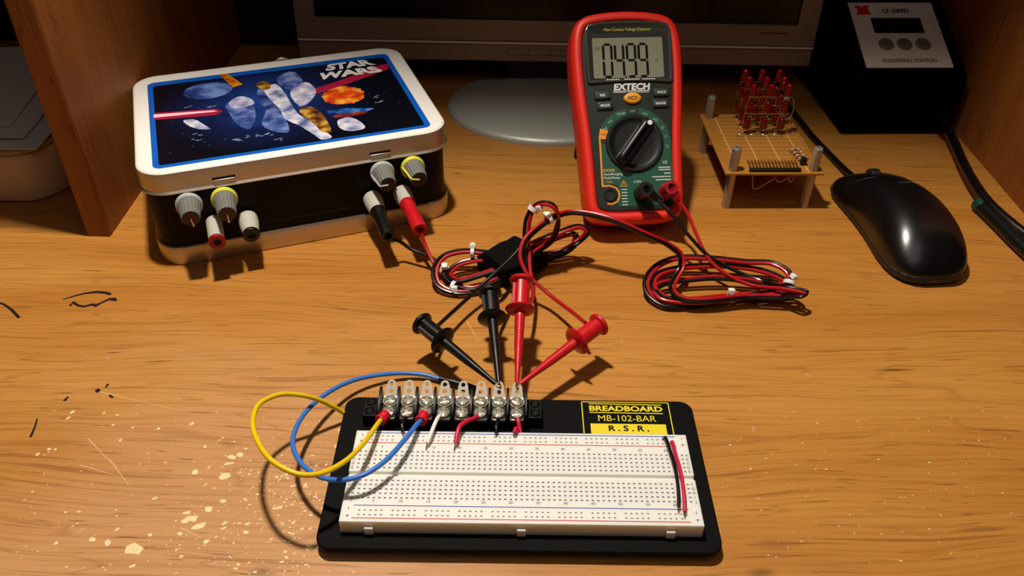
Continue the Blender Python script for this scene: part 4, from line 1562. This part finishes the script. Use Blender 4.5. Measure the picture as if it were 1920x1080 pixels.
# ------------------------------------------------------------------ LED cube board
LB = thing('led_cube_board', 'perforated circuit board on metal standoffs carrying a cube of red LEDs', 'circuit board', (186, 527, 0), (0, 0, 0.035))
M_PERF = mat('phenolic_board', (170, 112, 40), 0.55, var=.12, bscale=120)
bw0, bw1, bd0, bd1, ZP = -35.5, 35.5, -1.5, 92, 31.0
bm = B()
box(bm, bw0, bw1, bd0, bd1, ZP - 1.6, ZP)
board = obj('perfboard', bm, M_PERF, LB, bevel=.2)
bm = B()
for i in range(4):
    x = bw0 + 11 + i * 16.5
    bar(bm, x, bd0 + 3, x, bd1 - 3, .7, ZP + .04)
for j in range(15):
    y = bd0 + 6 + j * 6
    bar(bm, bw0 + 8, y, bw1 - 4, y, .35, ZP + .05)
obj('copper_lines', bm, mat('pale_trace', (226, 182, 104), .5), board, smooth=False)
for sx in (-29, 29):
    for sy in (4, 87):
        bm = B()
        lathe(bm, [(0, 0), (3.5, 0), (3.5, ZP - 1.6), (0, ZP - 1.6)], 6, Matrix.Translation((sx, sy, 0)))
        obj('standoff', bm, mat('standoff_metal', (168, 162, 152), .35, metal=.6), LB, angle=20, bevel=.2)
        bm = B()
        lathe(bm, [(3.5, ZP), (3.5, ZP + 17), (2.9, ZP + 17.8), (1.9, ZP + 18.2), (1.7, ZP + 16), (0, ZP + 16)], 6, Matrix.Translation((sx, sy, 0)))
        obj('standoff', bm, mat('standoff_metal', (168, 162, 152), .35, metal=.6), LB, angle=20, bevel=.15)
M_LED = mat('led_red', (150, 4, 11), 0.12, trans=.45, ior=1.5)
bm = B()
lathe(bm, [(2.9, 0), (2.9, 1), (2.5, 1.05), (2.5, 5.6), (2.35, 6.6), (1.9, 7.5), (1.1, 8.2), (0, 8.45)], 20)
led0 = None
CX0, CY0, CP, CZ = -7.0, 61.5, 13.2, 5.0
for l in range(3):
    for j in range(3):
        for i in range(3):
            if led0 is None:
                led0 = obj('led', bm, M_LED, LB)
                o = led0
            else:
                o = led0.copy()
                COL.objects.link(o)
                o.parent = LB
            o.location = Vector((CX0 + i * CP, CY0 + j * CP - 2, ZP + CZ + l * 13.6)) * S
            o.rotation_euler = (rnd.uniform(-.05, .05), rnd.uniform(-.05, .05), 0)
bm = B()
for l in range(3):
    zz = ZP + CZ + l * 13.6 - 1.0
    for j in range(3):
        y = CY0 + j * CP - 2
        tube(bm, [(CX0 - 3.5, y - 2, zz), (CX0 + 2 * CP + 3.5, y - 2, zz)], .3, 6)
    for i in (0, 1, 2):
        x = CX0 + i * CP
        tube(bm, [(x + 1.5, CY0 - 5, zz - .5), (x + 1.5, CY0 + 2 * CP + 2, zz - .5)], .3, 6)
for i in range(3):
    for j in range(3):
        x, y = CX0 + i * CP, CY0 + j * CP - 2
        tube(bm, smooth_path([(x - 3.2, y - 1, ZP - 1), (x - 3.6, y - 1, ZP + 12), (x - 3.0, y - 1, ZP + 26), (x - 1.3, y, ZP + 32.5)]), .3, 6)
for zz in (ZP + 15, ZP + 30):
    tube(bm, smooth_path([(CX0 + 2 * CP + 3.5, CY0 - 4, zz), (CX0 + 2 * CP + 5.2, CY0 - 4.5, zz - 3), (CX0 + 2 * CP + 4.6, CY0 - 4.6, ZP + 2), (CX0 + 2 * CP + 4.4, CY0 - 4.6, ZP - 1)]), .32, 6)
for i in range(4):
    tube(bm, smooth_path([(CX0 - 8 + i * 9, CY0 - 8, ZP - .5), (CX0 - 7 + i * 9, CY0 - 8, ZP + 2), (CX0 - 1 + i * 9, CY0 - 9, ZP + 1.6), (CX0 + i * 9, CY0 - 9, ZP - .5)]), .32, 6)
obj('wire_lattice', bm, M_NICKEL, LB)
# header with pins
bm = B()
box(bm, -18, 19, .2, 2.8, ZP, ZP + 2.6)
hdr = obj('pin_header', bm, M_BLACKMATT, LB, bevel=.3)
for k in range(15):
    bm = B()
    x = -16.6 + k * 2.45
    tube(bm, [(x, 2.2, ZP + 1.6), (x, 9, ZP + 2.6), (x + .2, 13.5, ZP + 2.4), (x + .2, 14, ZP - .5)], .4, 6)
    obj('pin', bm, mat('brass_pin', (214, 170, 96), .3, metal=1), hdr)
M_RES = mat('resistor_tan', (206, 160, 120), .5)
for k in range(4):
    bm = B()
    c = Vector((23.0 + k * .6, 30 - k * 4.3, ZP + 1.9))
    lathe(bm, [(.5, -3.4), (1.25, -3.2), (1.3, -2.2), (1.05, -1.7), (1.05, 1.7), (1.3, 2.2), (1.25, 3.2), (.5, 3.4)], 16, Matrix.Translation(c) @ frame_z((1, .12, 0)))
    r_ = obj('resistor', bm, M_RES, LB)
    bm = B()
    for q in (-1.2, -.3, .7):
        lathe(bm, [(1.1, q), (1.14, q), (1.14, q + .45), (1.1, q + .45)], 16, Matrix.Translation(c) @ frame_z((1, .12, 0)))
    obj('colour_band', bm, mat('brown_band', (92, 40, 24), .5), r_)
    bm = B()
    for s_ in (-1, 1):
        tube(bm, [c + Vector((s_ * 3.2, s_ * .4, 0)), c + Vector((s_ * 5, s_ * .6, -.1)), c + Vector((s_ * 5.4, s_ * .6, -2.2))], .28, 6)
    obj('resistor_lead', bm, M_NICKEL, r_)
bm = B()
prism(bm, [(2.3 * math.cos(math.radians(a)), 2.3 * math.sin(math.radians(a))) for a in range(-40, 221, 20)], ZP + 1, ZP + 5.5, Matrix.Translation((23.5, 11.0, 0)))
obj('transistor', bm, M_BLACKMATT, LB)
bm = B()
for k, (a, c_, d) in enumerate((((-14, 4, ZP - 2), (-12, 1, ZP - 14), (2, 3, ZP - 7)), ((2, 5, ZP - 2), (4, 1, ZP - 8), (18, 4, ZP - 3)), ((10, 6, ZP - 2), (14, 2, ZP - 9), (20, 8, ZP - 2)))):
    tube(bm, smooth_path([a, c_, d]), .5, 8)
obj('underside_wire', bm, mat('bare_pale_wire', (170, 150, 120), .4), LB)
bm = B()
for k in range(5):
    tube(bm, smooth_path([(-6 + k * 5, 8, ZP - 1.6), (-4 + k * 5, 4, ZP - 5 - (k % 2) * 2), (2 + k * 4, 10, ZP - 1.6)]), .6, 8)
obj('underside_wire', bm, M_WIRE_RED, LB)

# ------------------------------------------------------------------ soldering station
SS = thing('soldering_station', 'black soldering station with a sloping white control panel', 'soldering station', (322, 648, 0), (0, 0, 0.05))
M_SBLK = mat('station_black', (4, 3, 3), 0.65, spec=.04)
bm = B()
prof = [(0, 1), (125, 1), (125, 93), (92, 93), (84, 90.5), (2, 53.5), (-.5, 50)]
prism(bm, prof, -47, 47, Matrix(((0, 0, 1, 0), (1, 0, 0, 0), (0, 1, 0, 0), (0, 0, 0, 1))))
sbody = obj('station_body', bm, M_SBLK, SS, bevel=3, bseg=3)
slope = math.atan2(37, 82)
MP = Matrix.Translation((0, 2, 53.5)) @ Matrix.Rotation(slope, 4, 'X')
ph = 53
bm = B()
prism(bm, rrect(-36.5, 36, 6.5, 79, .6, 2), .2, 1.0, MP)
pan = obj('control_panel', bm, mat('panel_white', (205, 200, 186), .6, spec=.15), SS, label='white control panel')
bm = B()
box(bm, -21, 21.5, 44, 61, .9, 1.5, MP)
obj('display_window', bm, mat('display_black', (8, 8, 8), .2), pan, bevel=.3)
for k in range(3):
    bm = B()
    lathe(bm, [(0, .9), (6.4, .9), (6.4, 1.5), (5.7, 1.9), (0, 2.0)], 28, MP @ Matrix.Translation((-14.5 + k * 15.6, 31.5, 0)))
    b1 = obj('panel_button', bm, mat('button_taupe', (108, 98, 78), .5), pan)
    bm = B()
    if k == 0:
        flat(bm, [(-1.5, -1), (1.5, -1), (0, 1.6)], 0)
    elif k == 1:
        flat(bm, [(-1.5, 1), (0, -1.6), (1.5, 1)], 0)
    else:
        flat(bm, [(-2, -.4), (2, -.4), (2, .4), (-2, .4)], 0)
    bmesh.ops.transform(bm, matrix=MP @ Matrix.Translation((-14.5 + k * 15.6, 31.5, 2.06)), verts=bm.verts)
    obj('button_symbol', bm, mat('dark_taupe_print', (70, 58, 42), .5), b1, smooth=False)
bm = B()
text(bm, 'LF-389D', 3, 69.5, 1.05, 4.4, 23, M=MP, bold=.03)
text(bm, 'SOLDERING STATION', 1, 14.0, 1.05, 3.6, 45, M=MP, bold=.02)
obj('panel_lettering', bm, M_INK, pan, smooth=False)
bm = B()
for pts in ([(-32, 75.5), (-27, 75.5), (-25.5, 73.2), (-24, 75.5), (-18.5, 75.5), (-21, 71), (-19, 65), (-32, 65), (-29.6, 70)],):
    flat(bm, pts, 1.06, MP)
obj('red_emblem', bm, mat('emblem_red', (190, 30, 28), .5), pan, smooth=False)
bm = B()
lathe(bm, [(0, 0), (6.5, 0), (6.5, 2), (5.2, 3), (5.2, 12), (4.2, 16), (0, 16)], 24, Matrix.Translation((33, 0, 20)) @ frame_z((0.1, -1, -.25)))
obj('cable_gland', bm, M_SBLK, SS)
SSM = Matrix.Translation((322, 648, 0)) @ Matrix.Rotation(0.05, 4, 'Z')
bm = B()
cp = [SSM @ Vector((34.5, -13, 16.5)), at(1790, 268, 14), at(1806, 305, 13), at(1826, 342, 12), at(1852, 378, 10), at(1888, 412, 8), at(1930, 445, 6), at(1990, 490, 4)]
tube(bm, [SSM.inverted() @ p for p in smooth_path(cp, 3)], 3.6, 16)
obj('iron_cable', bm, M_WIRE_BLACK, SS)
slv = thing('cable_sleeve', 'thick black sleeve with a green end lying along the right side panel', 'sleeve', at(1834, 385, 0))
off = Vector(slv.location) / S
bm = B()
cp = [at(1836, 383, 5.5), at(1870, 416, 5.5), at(1912, 458, 5.5), at(1975, 515, 5.5)]
tube(bm, [p - off for p in smooth_path(cp, 3)], 5.2, 20)
obj('sleeve_tube', bm, M_BLACK, slv)
bm = B()
d = (cp[1] - cp[0]).normalized()
lathe(bm, [(0, -2), (4.4, -2), (5.5, -1), (5.6, 4), (5.3, 5), (0, 5)], 24, Matrix.Translation(cp[0] - off) @ frame_z(d))
obj('end_cap', bm, mat('green_cap', (6, 58, 36), .4), slv, label='dark green end cap')

# ------------------------------------------------------------------ mouse
mouse = thing('computer_mouse', 'glossy black computer mouse at the right with its cord behind', 'mouse', (270, 496, 0), (0, 0, math.radians(5)))
M_MOUSE = mat('mouse_black', (9, 8, 8), 0.28, spec=1.0, bump=.04, bscale=2500)
M_MSIDE = mat('mouse_side', (28, 22, 18), 0.5)
# stations along the length, y from palm (-60) to buttons (+60): left half width, right half width, height
ST = [(-60, 9, 9, 7), (-58.5, 15, 15, 11), (-55, 20.5, 20.5, 16), (-49, 24.5, 25, 22.5), (-40, 27, 28.5, 29), (-28, 27.5, 30.5, 34), (-14, 26.5, 31, 36.5), (0, 25.8, 30.5, 36.6), (14, 26, 29.2, 34.5), (28, 26.8, 28, 30.5), (40, 28, 27, 26), (50, 28.2, 25.8, 21.5), (55.5, 27, 24.4, 18.5), (58.5, 24.5, 22, 16), (60, 21, 18.5, 13)]


def mouse_ring(y, wl, wr, h, zlo, grow=0.0, n=40):
    ring = []
    for k in range(n + 1):
        a = PI * k / n
        cc, ss = math.cos(a), math.sin(a)
        w = wr if cc > 0 else wl
        ex = .78
        x = math.copysign(abs(cc) ** ex, cc) * (w + grow)
        z_ = zlo + (h - zlo) * (abs(ss) ** .9) + grow * .4
        ring.append((x, y, z_))
    return ring


bm = B()
loft_rings = []
for y, wl, wr, h in ST:
    zlo = min(7.0, h * .5)
    r_ = mouse_ring(y, wl, wr, h, zlo)
    loft_rings.append(r_)
R_ = [[bm.verts.new(p) for p in r] for r in loft_rings]
for a, b in zip(R_[:-1], R_[1:]):
    for k in range(len(a) - 1):
        bm.faces.new((a[k], a[k + 1], b[k + 1], b[k]))
bm.faces.new(R_[0])
bm.faces.new(R_[-1])
top = obj('top_shell', bm, M_MOUSE, mouse, angle=80)
md = top.modifiers.new('sub', 'SUBSURF')
md.levels = md.render_levels = 1
bm = B()
low = []
for zz, g in ((1.0, -3.2), (1.6, -1.4), (4, -.3), (7.2, .25), (8.0, -.6)):
    ring = []
    pts_l = [(-(wl + g), y) for y, wl, wr, h in ST]
    pts_r = [((wr + g), y) for y, wl, wr, h in ST]
    for x, y in pts_l + list(reversed(pts_r)):
        ring.append((x, y * (1 + g * .012), zz))
    low.append(ring)
loft(bm, low)
obj('base_shell', bm, M_MSIDE, mouse, angle=80)
bm = B()
cyl(bm, (-3.5, 49, 17.6), (3.5, 49, 17.6), 7.0, n=28)
obj('scroll_wheel', bm, M_BLACKMATT, mouse, bevel=.8)


def mouse_z(x, y):
    "height of the shell over a point of its plan"
    for a, b in zip(ST[:-1], ST[1:]):
        if a[0] <= y <= b[0]:
            t = (y - a[0]) / (b[0] - a[0])
            wl, wr, h = (a[k] + (b[k] - a[k]) * t for k in (1, 2, 3))
            w = wr if x > 0 else wl
            zlo = min(7.0, h * .5)
            c_ = min(.999, abs(x) / w) ** (1 / .78)
            return zlo + (h - zlo) * (1 - c_ * c_) ** .45
    return 10


bm = B()
for sx in (-1, 1):
    P = [(sx * x, y) for x, y in ((20, 37), (15, 34.5), (9, 33), (5.4, 34), (4.4, 38), (4.4, 46), (4.4, 53))]
    tube(bm, [Vector((q.x, q.y, mouse_z(q.x, q.y) - .05)) for q in smooth_path([(x, y, 0) for x, y in P], 1.5)], .3, 6)
obj('button_seam', bm, mat('seam_grey', (40, 38, 36), .4), mouse)
bm = B()
lp = at(1712, 354, 29) - Vector((270, 496, 0))
text(bm, 'COMPAQ', 0, 0, 0, 2.0, 20, thick=.1)
for v in bm.verts:
    x, y = v.co.x + lp.x, v.co.y + lp.y
    v.co = Vector((x, y, mouse_z(x, y) + .12 + v.co.z))
obj('maker_lettering', bm, mat('silver_print', (110, 108, 102), .4), top, smooth=False)
mMM = Matrix.Translation((270, 496, 0)) @ Matrix.Rotation(math.radians(1), 4, 'Z')
bm = B()
cp = [mMM @ Vector((-14, 57, 8)), at(1612, 334, 5.5), at(1596, 316, 4), at(1572, 288, 3), at(1545, 255, 3), at(1524, 224, 3), at(1505, 196, 3), at(1492, 165, 3), at(1488, 140, 3)]
tube(bm, [mMM.inverted() @ p for p in smooth_path(cp, 3)], 2.4, 14)
obj('mouse_cord', bm, M_WIRE_BLACK, mouse)

# ------------------------------------------------------------------ beige box and papers beyond the left panel
pb = thing('storage_box', 'beige plastic box under white papers, half hidden by the left side panel', 'box', (-372, 560, 0))
M_BEIGE = mat('beige_plastic', (196, 168, 132), .55)
bm = B()
poly = [(-120, -43), (20, -43), (31, -38), (50, -8), (52, 90), (-120, 90)]
loft(bm, [[(x, y, zz) for x, y in inset(poly, d)] for zz, d in ((0, 2), (2, 0), (34, 0), (37, 1.5), (38, 4))])
obj('box_body', bm, M_BEIGE, pb, bevel=1.2)
bm = B()
prism(bm, inset(poly, 1), 38, 42)
obj('box_lid', bm, mat('beige_lid', (164, 140, 108), .55), pb, bevel=1.5)
M_PAPER = mat('paper_white', (226, 220, 214), .7)
for k, (dx, dy, rz, lab) in enumerate(((0, 0, .02, 'white paper sheet lying lowest on the beige box'), (-16, 10, .07, 'white paper sheet between two others on the beige box'), (-34, 22, .12, 'white paper sheet topmost of the three on the beige box'))):
    bm = B()
    nx = 12
    rings = []
    for zz in (0, .5):
        ring = []
        for i in range(nx + 1):
            ring.append((-105 + 150 * i / nx, -46, zz + 1.2 * math.sin(i * .7 + k)))
        for i in range(nx + 1):
            ring.append((45 - 150 * i / nx, 100, zz + 1.0 * math.sin(i * .5 + k)))
        rings.append(ring)
    loft(bm, rings)
    o = obj('paper_sheet', bm, M_PAPER, None, angle=60)
    o.location = Vector((-372 + dx - 6, 562 + dy, 43.4 + k * 2.6)) * S
    o.rotation_euler = (0, 0, rz)
    tag(o, lab, 'paper', 'papers on the beige box')

# ------------------------------------------------------------------ room behind the desk
M_WALL = mat('dim_wall', (120, 108, 92), .9)
for nm, args in (('wall_back', (-1500, 1500, 900, 960, -760, 1500)), ('floor', (-1500, 1500, -1500, 960, -790, -760))):
    bm = B()
    box(bm, *args)
    o = obj(nm, bm, M_WALL)
    o['kind'] = 'structure'
